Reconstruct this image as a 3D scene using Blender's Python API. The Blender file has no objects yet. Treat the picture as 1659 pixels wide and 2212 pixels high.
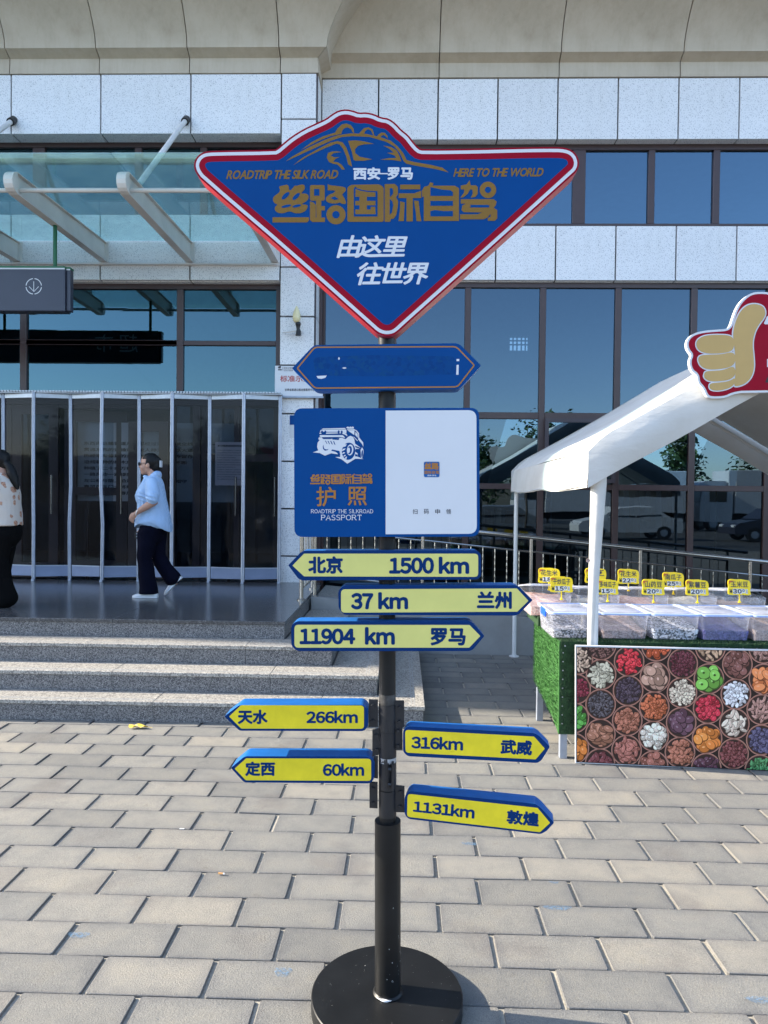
import bpy, bmesh, math, random
from mathutils import Vector, Matrix
random.seed(7)
sc = bpy.context.scene
C = sc.collection
PI = math.pi

# ------------------------------------------------------------------ camera, sky, sun, exposure
EYE = Vector((0, 0, 1.69))
PITCH, ROLL, YAW = math.radians(-1.07), math.radians(-0.61), math.radians(1.4)
FPX, CU, CV = 1533.7, 829.5, 1106.0            # focal length and centre of the photo at 1659 x 2212
def _rot():
    cy, sy, cp, sp, cr, sr = math.cos(YAW), math.sin(YAW), math.cos(PITCH), math.sin(PITCH), math.cos(ROLL), math.sin(ROLL)
    Rz = Matrix(((cy, sy, 0), (-sy, cy, 0), (0, 0, 1)))
    B = Matrix(((1, 0, 0), (0, 0, -1), (0, 1, 0)))
    Rx = Matrix(((1, 0, 0), (0, cp, sp), (0, -sp, cp)))
    Rr = Matrix(((cr, sr, 0), (-sr, cr, 0), (0, 0, 1)))
    return Rr @ Rx @ B @ Rz
RM = _rot()
cam = bpy.data.cameras.new('camera'); camo = bpy.data.objects.new('camera', cam); C.objects.link(camo)
cam.sensor_fit = 'VERTICAL'; cam.sensor_height = 36; cam.lens = FPX / 2212 * 36
cam.clip_start = 0.05; cam.clip_end = 2000
r0, r1, r2 = RM[0].copy(), -RM[1].copy(), -RM[2].copy()
camo.matrix_world = Matrix(((r0.x, r1.x, r2.x, 0), (r0.y, r1.y, r2.y, 0), (r0.z, r1.z, r2.z, EYE.z), (0, 0, 0, 1)))
sc.camera = camo

SUN_EL, SUN_ROT = math.radians(28), math.radians(-82.9)     # low sun on the left, a little behind the building face
world = bpy.data.worlds.new("World"); sc.world = world; world.use_nodes = True
wt = world.node_tree
sky = wt.nodes.new('ShaderNodeTexSky'); sky.sky_type = 'NISHITA'; sky.sun_disc = False
sky.sun_elevation = SUN_EL; sky.sun_rotation = SUN_ROT; sky.altitude = 1500
sky.air_density = 1.0; sky.dust_density = 3.0; sky.ozone_density = 1.0
wt.links.new(sky.outputs[0], wt.nodes['Background'].inputs[0])
wt.nodes['Background'].inputs[1].default_value = 0.15
sl = bpy.data.lights.new('sun', 'SUN'); sl.energy = 3.7; sl.angle = math.radians(0.5); sl.color = (1.0, 0.90, 0.75)
so = bpy.data.objects.new('sun', sl); C.objects.link(so); so.location = (-20, 5, 20)
sdir = Vector((math.sin(SUN_ROT) * math.cos(SUN_EL), math.cos(SUN_ROT) * math.cos(SUN_EL), math.sin(SUN_EL)))
so.rotation_euler = sdir.to_track_quat('Z', 'Y').to_euler()
sc.view_settings.view_transform = 'Standard'; sc.view_settings.look = 'None'
sc.view_settings.gamma = 1; sc.view_settings.exposure = 1.92
sc.view_settings.use_curve_mapping = False
sc.render.engine = 'CYCLES'
sc.cycles.max_bounces = 10; sc.cycles.transparent_max_bounces = 24
sc.cycles.use_denoising = True

# ------------------------------------------------------------------ geometry helpers
class Plane:
    """A standing plane in the place: a point on it and its heading; yaw > 0 brings its right end nearer."""
    def __init__(s, x, y, yaw=0.0):
        a = math.radians(yaw); s.p = Vector((x, y, 0)); s.r = Vector((math.cos(a), -math.sin(a), 0))
        s.n = Vector((-math.sin(a), -math.cos(a), 0))
    def hit(s, u, v, out=0.0):
        d = RM.transposed() @ Vector(((u - CU) / FPX, (v - CV) / FPX, 1))
        t = (s.p - EYE).dot(s.n) / d.dot(s.n)
        return EYE + d * t + s.n * out
def P(y): return Plane(0, y)
def at(u, v, y): return P(y).hit(u, v)
def atz(u, v, z):
    d = RM.transposed() @ Vector(((u - CU) / FPX, (v - CV) / FPX, 1))
    return EYE + d * ((z - EYE.z) / d.z)

WL = {}
def wloc(o): return WL.get(o.name, Vector((0, 0, 0)))
def mesh(name, vs, fs, mats, parent=None, smooth=False, org=None, mi=None):
    vs = [Vector(v) for v in vs]
    if org is None:
        if vs:
            lo = Vector([min(v[i] for v in vs) for i in range(3)]); hi = Vector([max(v[i] for v in vs) for i in range(3)])
            org = (lo + hi) / 2
            if parent is None: org.z = lo.z
        else: org = Vector((0, 0, 0))
    org = Vector(org)
    me = bpy.data.meshes.new(name); me.from_pydata([v - org for v in vs], [], fs)
    if not isinstance(mats, (list, tuple)): mats = [mats]
    for m in mats: me.materials.append(m)
    if mi:
        for p_, i in zip(me.polygons, mi): p_.material_index = i
    if smooth:
        for p_ in me.polygons: p_.use_smooth = True
        if smooth is not True:
            me.set_sharp_from_angle(angle=math.radians(smooth))
    me.validate(); me.update()
    o = bpy.data.objects.new(name, me); C.objects.link(o)
    if parent is not None:
        o.parent = parent; o.location = org - wloc(parent)
    else: o.location = org
    WL[o.name] = org
    return o
def tag(o, label=None, cat=None, group=None, kind=None):
    if label: o['label'] = label
    if cat: o['category'] = cat
    if group: o['group'] = group
    if kind: o['kind'] = kind
    return o
def thing(name, label, cat, loc=(0, 0, 0), group=None):
    o = bpy.data.objects.new(name, None); C.objects.link(o); o.location = loc; o.empty_display_size = 0.1
    WL[o.name] = Vector(loc)
    return tag(o, label, cat, group)
def copy_tree(o, parent=None, loc=None):
    c = o.copy(); C.objects.link(c); c.parent = parent
    if loc is not None: c.location = loc
    for ch in list(o.children): copy_tree(ch, c)
    return c
class MB:
    def __init__(s): s.v = []; s.f = []; s.mi = []; s.cur = 0
    def add(s, vs, fs):
        b = len(s.v); s.v += [Vector(v) for v in vs]; s.f += [tuple(b + i for i in f) for f in fs]; s.mi += [s.cur] * len(fs); return s
    def box(s, lo, hi):
        x0, y0, z0 = lo; x1, y1, z1 = hi
        return s.add([(x0, y0, z0), (x1, y0, z0), (x1, y1, z0), (x0, y1, z0), (x0, y0, z1), (x1, y0, z1), (x1, y1, z1), (x0, y1, z1)],
                     [(0, 3, 2, 1), (4, 5, 6, 7), (0, 1, 5, 4), (1, 2, 6, 5), (2, 3, 7, 6), (3, 0, 4, 7)])
    def bbox(s, lo, hi, b=0.003):
        """box with chamfered edges on its front (-Y), sides and top"""
        bm = bmesh.new(); bmesh.ops.create_cube(bm, size=1)
        lo, hi = Vector(lo), Vector(hi); c = (lo + hi) / 2; d = hi - lo
        for v in bm.verts: v.co = Vector((v.co.x * d.x, v.co.y * d.y, v.co.z * d.z)) + c
        bmesh.ops.bevel(bm, geom=bm.edges[:], offset=b, segments=1, affect='EDGES')
        bm.verts.index_update()
        s.add([v.co.copy() for v in bm.verts], [[v.index for v in f.verts] for f in bm.faces]); bm.free(); return s
    def prism(s, pts, off):
        n = len(pts); off = Vector(off); a = [Vector(p) for p in pts]; b = [p + off for p in a]
        nrm = Vector((0, 0, 0))
        for i in range(n): nrm += a[i].cross(a[(i + 1) % n])
        f1, f2 = tuple(range(n)), tuple(range(2 * n - 1, n - 1, -1))
        if nrm.dot(off) > 0: f1 = f1[::-1]; f2 = f2[::-1]; sd = [(i, i + n, (i + 1) % n + n, (i + 1) % n) for i in range(n)]; sd = [q[::-1] for q in sd]
        else: sd = [(i, i + n, (i + 1) % n + n, (i + 1) % n) for i in range(n)]
        if nrm.dot(off) > 0: pass
        return s.add(a + b, [f1, f2] + sd)
    def tube(s, pts, r, n=10, cap=True):
        pts = [Vector(p) for p in pts]; rs = r if isinstance(r, (list, tuple)) else [r] * len(pts)
        vs = []; fs = []; up = None
        for i, p in enumerate(pts):
            t = (pts[min(i + 1, len(pts) - 1)] - pts[max(i - 1, 0)]).normalized()
            if up is None:
                up = Vector((0, 0, 1)) if abs(t.z) < 0.9 else Vector((1, 0, 0))
            e1 = t.cross(up).normalized(); e2 = e1.cross(t).normalized(); up = e2
            for k in range(n):
                a = 2 * PI * k / n; vs.append(p + (e1 * math.cos(a) + e2 * math.sin(a)) * rs[i])
        for i in range(len(pts) - 1):
            for k in range(n):
                fs.append((i * n + k, i * n + (k + 1) % n, (i + 1) * n + (k + 1) % n, (i + 1) * n + k))
        if cap: fs.append(tuple(range(n))[::-1]); fs.append(tuple(range((len(pts) - 1) * n, len(pts) * n)))
        return s.add(vs, fs)
    def lathe(s, prof, c=(0, 0, 0), n=32, sx=1, sy=1):
        c = Vector(c); vs = []; fs = []
        for r, z in prof:
            for k in range(n):
                a = 2 * PI * k / n; vs.append(c + Vector((r * sx * math.cos(a), r * sy * math.sin(a), z)))
        for i in range(len(prof) - 1):
            for k in range(n):
                fs.append((i * n + k, i * n + (k + 1) % n, (i + 1) * n + (k + 1) % n, (i + 1) * n + k))
        fs.append(tuple(range(n))[::-1]); fs.append(tuple(range((len(prof) - 1) * n, len(prof) * n)))
        return s.add(vs, fs)
    def loft(s, rings, cap=True):
        n = len(rings[0]); vs = [p for r_ in rings for p in r_]; fs = []
        for i in range(len(rings) - 1):
            for k in range(n):
                fs.append((i * n + k, i * n + (k + 1) % n, (i + 1) * n + (k + 1) % n, (i + 1) * n + k))
        if cap: fs.append(tuple(range(n))[::-1]); fs.append(tuple(range((len(rings) - 1) * n, len(rings) * n)))
        return s.add(vs, fs)
    def build(s, name, mat, parent=None, smooth=False, org=None):
        return mesh(name, s.v, s.f, mat, parent, smooth, org, s.mi if isinstance(mat, (list, tuple)) else None)
def flat(name, polys, plane, out, mat, parent, step=0.0):
    """flat print: polygons of photo points laid on a standing plane"""
    m = MB()
    for k, pl in enumerate(polys):
        pts = [plane.hit(u, v, out + step * k) for u, v in pl]
        nr = Vector((0, 0, 0))
        for i in range(len(pts)): nr += (pts[i] - pts[0]).cross(pts[(i + 1) % len(pts)] - pts[0])
        if nr.dot(plane.n) < 0: pts = pts[::-1]
        m.add(pts, [tuple(range(len(pts)))])
    return m.build(name, mat, parent)
def xf(pts, ox, oy, s): return [(ox + s * x, oy + s * y) for x, y in pts]
def chaikin(pts, it=2, closed=True):
    for _ in range(it):
        q = []; n = len(pts)
        for i in range(n if closed else n - 1):
            a, b = pts[i], pts[(i + 1) % n]
            q.append((a[0] * .75 + b[0] * .25, a[1] * .75 + b[1] * .25)); q.append((a[0] * .25 + b[0] * .75, a[1] * .25 + b[1] * .75))
        pts = q
    return pts
def area(p): return sum(p[i][0] * p[(i + 1) % len(p)][1] - p[(i + 1) % len(p)][0] * p[i][1] for i in range(len(p))) / 2
def inset(pts, d):
    if area(pts) < 0: pts = pts[::-1]
    n = len(pts); out = []
    for i in range(n):
        a, b, c = pts[i - 1], pts[i], pts[(i + 1) % n]
        e1 = Vector((b[0] - a[0], b[1] - a[1])); e2 = Vector((c[0] - b[0], c[1] - b[1]))
        if e1.length < 1e-6 or e2.length < 1e-6: continue
        e1.normalize(); e2.normalize()
        n1 = Vector((-e1.y, e1.x)); n2 = Vector((-e2.y, e2.x)); m = n1 + n2
        if m.length < 1e-4: m = n1
        m.normalize(); k = d / max(0.45, m.dot(n1))
        out.append((b[0] + m.x * k, b[1] + m.y * k))
    return out
def roundpoly(pts, r, n=4):
    out = []; N = len(pts)
    for i in range(N):
        a, b, c = Vector(pts[i - 1]), Vector(pts[i]), Vector(pts[(i + 1) % N])
        ri = r[i] if isinstance(r, (list, tuple)) else r
        d1 = (a - b); d2 = (c - b); l = min(ri, d1.length * .45, d2.length * .45)
        p1 = b + d1.normalized() * l; p2 = b + d2.normalized() * l
        for k in range(n + 1):
            t = k / n; q = p1 * (1 - t) ** 2 + b * 2 * t * (1 - t) + p2 * t * t; out.append((q.x, q.y))
    return out
def rect(x0, y0, x1, y1): return [(x0, y0), (x1, y0), (x1, y1), (x0, y1)]
def ell(cx, cy, rx, ry, n=24, a0=0.0):
    ca, sa = math.cos(a0), math.sin(a0)
    return [(cx + rx * math.cos(2 * PI * k / n) * ca - ry * math.sin(2 * PI * k / n) * sa, cy + rx * math.cos(2 * PI * k / n) * sa + ry * math.sin(2 * PI * k / n) * ca) for k in range(n)]
def stroke(pts, w, n=5):
    """outline of a thick open line with tapered or even width"""
    ws = w if isinstance(w, (list, tuple)) else [w] * len(pts)
    L = []; R_ = []
    for i, p in enumerate(pts):
        a = pts[max(0, i - 1)]; b = pts[min(len(pts) - 1, i + 1)]
        d = Vector((b[0] - a[0], b[1] - a[1])).normalized(); nn = Vector((-d.y, d.x)) * ws[i] / 2
        L.append((p[0] + nn.x, p[1] + nn.y)); R_.append((p[0] - nn.x, p[1] - nn.y))
    return L + R_[::-1]

# ------------------------------------------------------------------ lettering
_gc = {}
def glyphs(s):
    if s in _gc: return _gc[s]
    c = bpy.data.curves.new('lettering', 'FONT'); c.body = s; c.resolution_u = 3
    o = bpy.data.objects.new('lettering', c); C.objects.link(o)
    me = bpy.data.meshes.new_from_object(o.evaluated_get(bpy.context.evaluated_depsgraph_get()))
    vs = [(v.co.x, v.co.y) for v in me.vertices]; fs = [tuple(p.vertices) for p in me.polygons]
    bpy.data.objects.remove(o); bpy.data.curves.remove(c); bpy.data.meshes.remove(me)
    _gc[s] = (vs, fs); return vs, fs
def wide(s): return ''.join(chr(ord(c) + 0xFEE0) if '!' <= c <= '~' else c for c in s)
def textshape(s, gap=0.06, full=True, space=0.25):
    """characters packed side by side by their own ink width"""
    V, F = [], []; x = 0
    for ch in s:
        if ch == ' ': x += space; continue
        vs, fs = glyphs(wide(ch) if full else ch)
        if not vs: continue
        x0 = min(v[0] for v in vs); x1 = max(v[0] for v in vs); b = len(V)
        V += [(v[0] - x0 + x, v[1]) for v in vs]; F += [tuple(b + i for i in f) for f in fs]
        x += x1 - x0 + gap
    return V, F
def text(name, s, quad, plane, out, mat, parent, bold=0.0, gap=0.06, full=True, space=0.25, raw=False, shear=0.0, serif=False):
    """letters fitted into a four-cornered field (top left, top right, bottom right, bottom left) on a plane"""
    V, F = glyphs(s) if raw else textshape(s, gap, full, space)
    V = [(x + y * shear, y) for x, y in V]
    if len(quad) == 2:
        (x0, y0), (x1, y1) = quad; quad = [(x0, y0), (x1, y0), (x1, y1), (x0, y1)]
    lx, hx = min(v[0] for v in V) - bold, max(v[0] for v in V) + bold; ly, hy = min(v[1] for v in V) - bold, max(v[1] for v in V) + bold
    m = MB(); offs = [(0, 0)]
    if bold: offs += [(bold * math.cos(k * PI / 4), bold * math.sin(k * PI / 4)) for k in range(8)]
    tl, tr, br, bl = [Vector(q) for q in quad]
    for k, (dx, dy) in enumerate(offs):
        pts = []
        for x, y in V:
            a = (x + dx - lx) / (hx - lx); b = 1 - (y + dy - ly) / (hy - ly)
            q = tl * (1 - a) * (1 - b) + tr * a * (1 - b) + br * a * b + bl * (1 - a) * b
            pts.append(plane.hit(q.x, q.y, out + k * 0.00003))
        m.add(pts, F)
    return m.build(name, mat, parent)

# ------------------------------------------------------------------ materials
def nodes(name):
    m = bpy.data.materials.new(name); m.use_nodes = True; nt = m.node_tree
    return m, nt, nt.nodes['Principled BSDF']
def N(nt, t, **kw):
    n = nt.nodes.new('ShaderNode' + t)
    for k, v in kw.items(): setattr(n, k, v)
    return n
def coords(nt, scale=1.0, kind='Object'):
    tc = N(nt, 'TexCoord'); mp = N(nt, 'Mapping'); nt.links.new(tc.outputs[kind], mp.inputs[0])
    mp.inputs['Scale'].default_value = scale if isinstance(scale, tuple) else (scale,) * 3
    return mp.outputs[0]
def ramp(nt, src, stops):
    r = N(nt, 'ValToRGB'); nt.links.new(src, r.inputs[0]); e = r.color_ramp.elements
    while len(e) < len(stops): e.new(0.5)
    for el, (p, c) in zip(e, stops): el.position = p; el.color = (*c, 1) if len(c) == 3 else c
    return r.outputs[0]
def noise(nt, vec, sc_=5, det=4, rough=.6):
    n = N(nt, 'TexNoise'); nt.links.new(vec, n.inputs['Vector']); n.inputs['Scale'].default_value = sc_
    n.inputs['Detail'].default_value = det; n.inputs['Roughness'].default_value = rough; return n.outputs['Fac']
def bump(nt, b, src, strength=.3, dist=.01):
    n = N(nt, 'Bump'); n.inputs['Strength'].default_value = strength; n.inputs['Distance'].default_value = dist
    nt.links.new(src, n.inputs['Height']); nt.links.new(n.outputs[0], b.inputs['Normal']); return n
def mixc(nt, fac, a, b, mode='MIX'):
    m = N(nt, 'Mix'); m.data_type = 'RGBA'; m.blend_type = mode
    if isinstance(fac, (int, float)): m.inputs[0].default_value = fac
    else: nt.links.new(fac, m.inputs[0])
    for i, q in ((6, a), (7, b)):
        if isinstance(q, tuple): m.inputs[i].default_value = (*q, 1)
        else: nt.links.new(q, m.inputs[i])
    return m.outputs[2]
def plain(name, col, rough=.5, metal=0.0, var=.06, vs=6, bmp=0.0, bs=60, spec=.5, coat=0.0, pscale=1.0):
    m, nt, b = nodes(name); v = coords(nt, pscale)
    lo = tuple(c * (1 - var) for c in col); hi = tuple(min(1, c * (1 + var)) for c in col)
    nt.links.new(ramp(nt, noise(nt, v, vs, 5), [(.3, lo), (.7, hi)]), b.inputs['Base Color'])
    b.inputs['Roughness'].default_value = rough; b.inputs['Metallic'].default_value = metal
    b.inputs['Specular IOR Level'].default_value = spec; b.inputs['Coat Weight'].default_value = coat
    if bmp: bump(nt, b, noise(nt, v, bs, 3), bmp, .002)
    return m
def speckle(name, base, dark, light, scale=160, rough=.45, dens=.5, bmp=.1, cloud=.1):
    """granite: grains of dark and light minerals"""
    m, nt, b = nodes(name); v = coords(nt)
    vo = N(nt, 'TexVoronoi'); nt.links.new(v, vo.inputs['Vector']); vo.inputs['Scale'].default_value = scale
    sp = N(nt, 'SeparateColor'); nt.links.new(vo.outputs['Color'], sp.inputs[0])
    g = ramp(nt, sp.outputs[0], [(0, dark), (dens * .35, dark), (dens * .6, base), (.85, base), (1, light)])
    c = ramp(nt, noise(nt, v, 2.2, 5), [(.3, (1 - cloud,) * 3), (.7, (1 + 0 * cloud,) * 3)])
    info = N(nt, 'ObjectInfo'); r_ = ramp(nt, info.outputs['Random'], [(0, (.94,) * 3), (1, (1.0,) * 3)])
    c = mixc(nt, 1.0, c, ramp(nt, noise(nt, coords(nt, (9.0, 9.0, .8)), 1.0, 5, .7), [(.50, (1, 1, 1)), (.78, (1 - cloud, 1 - cloud, .99 - cloud))]), 'MULTIPLY')
    nt.links.new(mixc(nt, 1.0, mixc(nt, 1.0, g, c, 'MULTIPLY'), r_, 'MULTIPLY'), b.inputs['Base Color'])
    b.inputs['Roughness'].default_value = rough
    if bmp: bump(nt, b, noise(nt, v, scale, 2), bmp, .001)
    return m
M = {}
M['granite_white'] = speckle('white_granite', (.79, .79, .785), (.42, .43, .44), (.83, .83, .825), 150, .5, .22, .05, .06)
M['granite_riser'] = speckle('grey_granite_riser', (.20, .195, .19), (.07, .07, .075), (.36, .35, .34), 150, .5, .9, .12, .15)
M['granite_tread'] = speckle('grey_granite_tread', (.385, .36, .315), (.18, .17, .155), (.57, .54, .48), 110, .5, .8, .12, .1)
M['granite_polish'] = speckle('polished_dark_granite', (.10, .102, .104), (.06, .062, .064), (.17, .172, .175), 120, .19, .8, .0, .2)
M['gap'] = plain('joint_backing', (.035, .035, .038), .9)  # dark backing of the cladding, showing in the panel joints
M['steel_brown'] = plain('brown_window_frame', (.055, .030, .028), .35, 0, .1)
M['door_brown'] = plain('dark_door_frame', (.050, .036, .040), .4, 0, .1)
M['white_steel'] = plain('white_painted_steel', (.62, .60, .57), .45, 0, .10, 3, .05, 20)
M['concrete'] = plain('concrete', (.26, .26, .25), .85, 0, .15, 3, .25, 40)
M['black_steel'] = plain('black_steel', (.0065, .007, .0075), .44, 0, .35, 9, .04, 70, spec=.32)
M['black_satin'] = plain('black_satin_clamp', (.011, .012, .015), .45, 0, .15, 12, .08, 120)
M['worn'] = plain('worn_paint', (.35, .35, .34), .7, 0, .4, 60)
M['stainless'] = plain('stainless_steel', (.48, .45, .41), .25, 1.0, .08, 20)
M['galv'] = plain('bright_aluminium', (.42, .44, .47), .38, .7, .10, 12)
M['alu_dull'] = plain('dull_aluminium', (.33, .37, .44), .45, .5, .10, 12)
M['kick'] = plain('grey_blue_kick_plate', (.19, .23, .33), .45, .2, .10, 5)
M['blue'] = plain('blue_sign_film', (.0003, .054, .215), .36, 0, .05, 4, .02, 300, spec=.10)
M['blue_side'] = plain('blue_sign_paint', (.006, .095, .31), .5, 0, .14, 14, .06, 60, spec=.3)
M['navy'] = plain('navy_print', (.0008, .028, .125), .4, 0, .05, spec=.12)
M['red'] = plain('red_sign_film', (.29, .0015, .016), .36, 0, .05, spec=.10)
M['red_side'] = plain('red_sign_edge', (.45, .02, .03), .42, 0, .15, 18, .15, 60)
M['white_film'] = plain('white_sign_film', (.64, .65, .67), .35, 0, .02, spec=.3)
M['gold'] = plain('gold_film', (.235, .130, .030), .38, .0, .05, spec=.12)
M['orange_gold'] = plain('orange_gold_film', (.40, .17, .035), .4, 0, .05, spec=.2)
M['yellow_pale'] = plain('pale_yellow_reflective', (.66, .62, .19), .38, 0, .06, 7, spec=.25)
M['yellow'] = plain('yellow_reflective', (.72, .585, .025), .38, 0, .11, 12, spec=.25)
M['hand'] = plain('tan_print', (.50, .32, .10), .45, 0, .04)
M['black'] = plain('black_print', (.012, .012, .012), .5, 0, .1)
M['canvas'] = plain('white_tent_canvas', (.60, .585, .55), .8, 0, .06, 5, .15, 14)
M['tent_leg'] = plain('white_tent_pole', (.66, .66, .64), .45, 0, .05)
M['sand'] = plain('joint_sand', (.33, .305, .25), .95, 0, .25, 70, .5, 90)
M['asphalt'] = plain('asphalt', (.055, .055, .055), .9, 0, .2, 3, .3, 60)
M['bulb'] = plain('cream_bulb', (.75, .66, .38), .3, 0, .03)
M['slate'] = plain('slate_sign', (.030, .034, .055), .35, 0, .06)
M['green_paint'] = plain('green_paint', (.01, .12, .05), .45, 0, .1)
M['dark_room'] = plain('interior_wall', (.22, .235, .25), .8, 0, .1)
M['room_floor'] = plain('interior_floor', (.20, .20, .20), .3, 0, .1)
M['leaf_yellow'] = plain('dry_leaf', (.60, .42, .05), .6, 0, .2, 40, .3, 60)
M['paper'] = plain('paper', (.60, .60, .60), .8, 0, .03)
M['paper_pink'] = plain('pinkish_paper', (.42, .40, .44), .8, 0, .03)
M['txt_grey'] = plain('grey_print', (.05, .05, .06), .7, 0, .0)
M['txt_red'] = plain('red_print', (.42, .06, .05), .6, 0, .0)
M['cigarette'] = plain('cigarette_filter', (.55, .28, .10), .8)

# canvas: fine weave, soft creases running down the cloth, a little soiling
m, nt, b = nodes('white_tent_canvas'); v = coords(nt)
so_ = ramp(nt, noise(nt, v, 1.6, 6, .6), [(.3, (.52, .50, .455)), (.6, (.61, .60, .565))]); nt.links.new(so_, b.inputs['Base Color']); b.inputs['Roughness'].default_value = .85
cr_ = noise(nt, coords(nt, (2.2, 1.0, 5.0)), 1.6, 4, .55); bump(nt, b, cr_, .28, .03); M['canvas'] = m
# stucco of the cornice
m, nt, b = nodes('tan_stucco'); v = coords(nt, 1.0)
c1 = ramp(nt, noise(nt, v, 1.3, 6, .65), [(.25, (.40, .335, .245)), (.55, (.51, .435, .33)), (.8, (.56, .485, .38))])
st = ramp(nt, noise(nt, coords(nt, (6.0, 6.0, .7)), 1.0, 5, .7), [(.45, (1, 1, 1)), (.75, (.86, .83, .80))])
nt.links.new(mixc(nt, 1.0, c1, st, 'MULTIPLY'), b.inputs['Base Color']); b.inputs['Roughness'].default_value = .9
bump(nt, b, noise(nt, v, 140, 3), .35, .003); M['stucco'] = m

# pavers: every block its own grey
m, nt, b = nodes('grey_paver'); info = N(nt, 'ObjectInfo'); geo = N(nt, 'NewGeometry')
v = geo.outputs['Position']
base = ramp(nt, info.outputs['Random'], [(0, (.150, .151, .146)), (.3, (.205, .202, .188)), (.5, (.176, .177, .170)), (.75, (.214, .210, .195)), (1, (.252, .238, .208))])
cl = ramp(nt, noise(nt, v, 7, 6, .7), [(.25, (.74, .745, .76)), (.5, (.97, .96, .945)), (.75, (1.12, 1.08, 1.0))])
fine = ramp(nt, noise(nt, v, 260, 3, .7), [(.3, (.66, .66, .66)), (.7, (1.22, 1.22, 1.22))])
blot = ramp(nt, noise(nt, v, 2.1, 5, .55), [(.56, (1, 1, 1)), (.66, (.86, .84, .85)), (.8, (.72, .70, .70))])
pits = N(nt, 'TexVoronoi'); nt.links.new(v, pits.inputs['Vector']); pits.inputs['Scale'].default_value = 60
pit = ramp(nt, pits.outputs['Distance'], [(.06, (.35, .34, .32)), (.11, (1, 1, 1))])
pm = ramp(nt, noise(nt, v, 9, 3), [(.52, (0, 0, 0)), (.62, (1, 1, 1))])
pitm = mixc(nt, pm, (1, 1, 1), pit)
c = mixc(nt, 1.0, base, cl, 'MULTIPLY'); c = mixc(nt, 1.0, c, fine, 'MULTIPLY'); c = mixc(nt, 1.0, c, blot, 'MULTIPLY'); c = mixc(nt, 1.0, c, pitm, 'MULTIPLY')
bl = ramp(nt, noise(nt, v, 1.1, 2, .4), [(.93, (0, 0, 0)), (.95, (.3, .3, .3))])
sp2 = ramp(nt, noise(nt, v, 14, 6, .8), [(.60, (1, 1, 1)), (.66, (.80, .79, .79)), (.72, (.62, .61, .61))]); c = mixc(nt, 1.0, c, sp2, 'MULTIPLY')
# grime along the borders of each block and a dustier middle
oc_ = N(nt, 'TexCoord').outputs['Object']; sx_ = N(nt, 'SeparateXYZ'); nt.links.new(oc_, sx_.inputs[0])
def mth(op, a_, b_=None):
    q_ = N(nt, 'Math', operation=op)
    for i_, w_ in enumerate((a_, b_)):
        if w_ is None: continue
        if isinstance(w_, (int, float)): q_.inputs[i_].default_value = w_
        else: nt.links.new(w_, q_.inputs[i_])
    return q_.outputs[0]
ex = mth('SUBTRACT', .193, mth('ABSOLUTE', sx_.outputs[0])); ey = mth('SUBTRACT', .097, mth('ABSOLUTE', sx_.outputs[1]))
ed = mth('MULTIPLY_ADD', noise(nt, v, 22, 5, .7), -.035); ed.node.inputs[2].default_value = .0175
dd = mth('ADD', mth('MINIMUM', ex, ey), ed)
c = mixc(nt, 1.0, c, ramp(nt, dd, [(0, (.80, .80, .82)), (.018, (.93, .93, .93)), (.05, (1.04, 1.03, 1.0))]), 'MULTIPLY')
c = mixc(nt, bl, c, (.22, .33, .46))
nt.links.new(c, b.inputs['Base Color']); b.inputs['Roughness'].default_value = .82
bb = bump(nt, b, noise(nt, v, 150, 5, .75), .9, .004); M['paver'] = m

# dusty wind-screen and canopy glass, tinted window glass, tinted soft film, clear plastic
def glassy(name, tint, refl, rough=.01, dust=0.0, dustcol=(.6, .65, .62), fres=True, gcol=(1, 1, 1)):
    m, nt, b = nodes(name); nt.nodes.remove(b); out = nt.nodes['Material Output']
    tr = N(nt, 'BsdfTransparent'); tr.inputs[0].default_value = (*tint, 1)
    gl = N(nt, 'BsdfGlossy'); gl.inputs[0].default_value = (*gcol, 1); gl.inputs['Roughness'].default_value = rough
    mx = N(nt, 'MixShader'); nt.links.new(tr.outputs[0], mx.inputs[1]); nt.links.new(gl.outputs[0], mx.inputs[2])
    if fres:
        lw = N(nt, 'LayerWeight'); lw.inputs['Blend'].default_value = .35
        mr = N(nt, 'MapRange'); nt.links.new(lw.outputs['Fresnel'], mr.inputs[0])
        mr.inputs[1].default_value = 0; mr.inputs[2].default_value = 1; mr.inputs[3].default_value = refl; mr.inputs[4].default_value = min(1, refl * 2.2)
        nt.links.new(mr.outputs[0], mx.inputs[0])
    else: mx.inputs[0].default_value = refl
    wb_ = N(nt, 'Bump'); wb_.inputs['Strength'].default_value = .10; wb_.inputs['Distance'].default_value = .01; nt.links.new(noise(nt, coords(nt), 1.3, 2, .4), wb_.inputs['Height']); nt.links.new(wb_.outputs[0], gl.inputs['Normal'])
    last = mx
    if dust:
        df = N(nt, 'BsdfDiffuse'); df.inputs[0].default_value = (*dustcol, 1)
        tl = N(nt, 'BsdfTranslucent'); tl.inputs[0].default_value = (*dustcol, 1)
        ms = N(nt, 'MixShader'); ms.inputs[0].default_value = .5; nt.links.new(df.outputs[0], ms.inputs[1]); nt.links.new(tl.outputs[0], ms.inputs[2])
        m2 = N(nt, 'MixShader'); nt.links.new(ramp(nt, noise(nt, coords(nt), 4, 6, .7), [(.3, (dust * .5,) * 3), (.7, (dust * 1.4,) * 3)]), m2.inputs[0])
        nt.links.new(mx.outputs[0], m2.inputs[1]); nt.links.new(ms.outputs[0], m2.inputs[2]); last = m2
    nt.links.new(last.outputs[0], out.inputs['Surface']); return m
M['glass'] = glassy('tinted_window_glass', (.18, .24, .26), .205, .006, .0, gcol=(.46, .72, .94))
M['glass_entry'] = glassy('entry_glass', (.20, .27, .30), .125, .004, .0, gcol=(.45, .80, .95))
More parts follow.
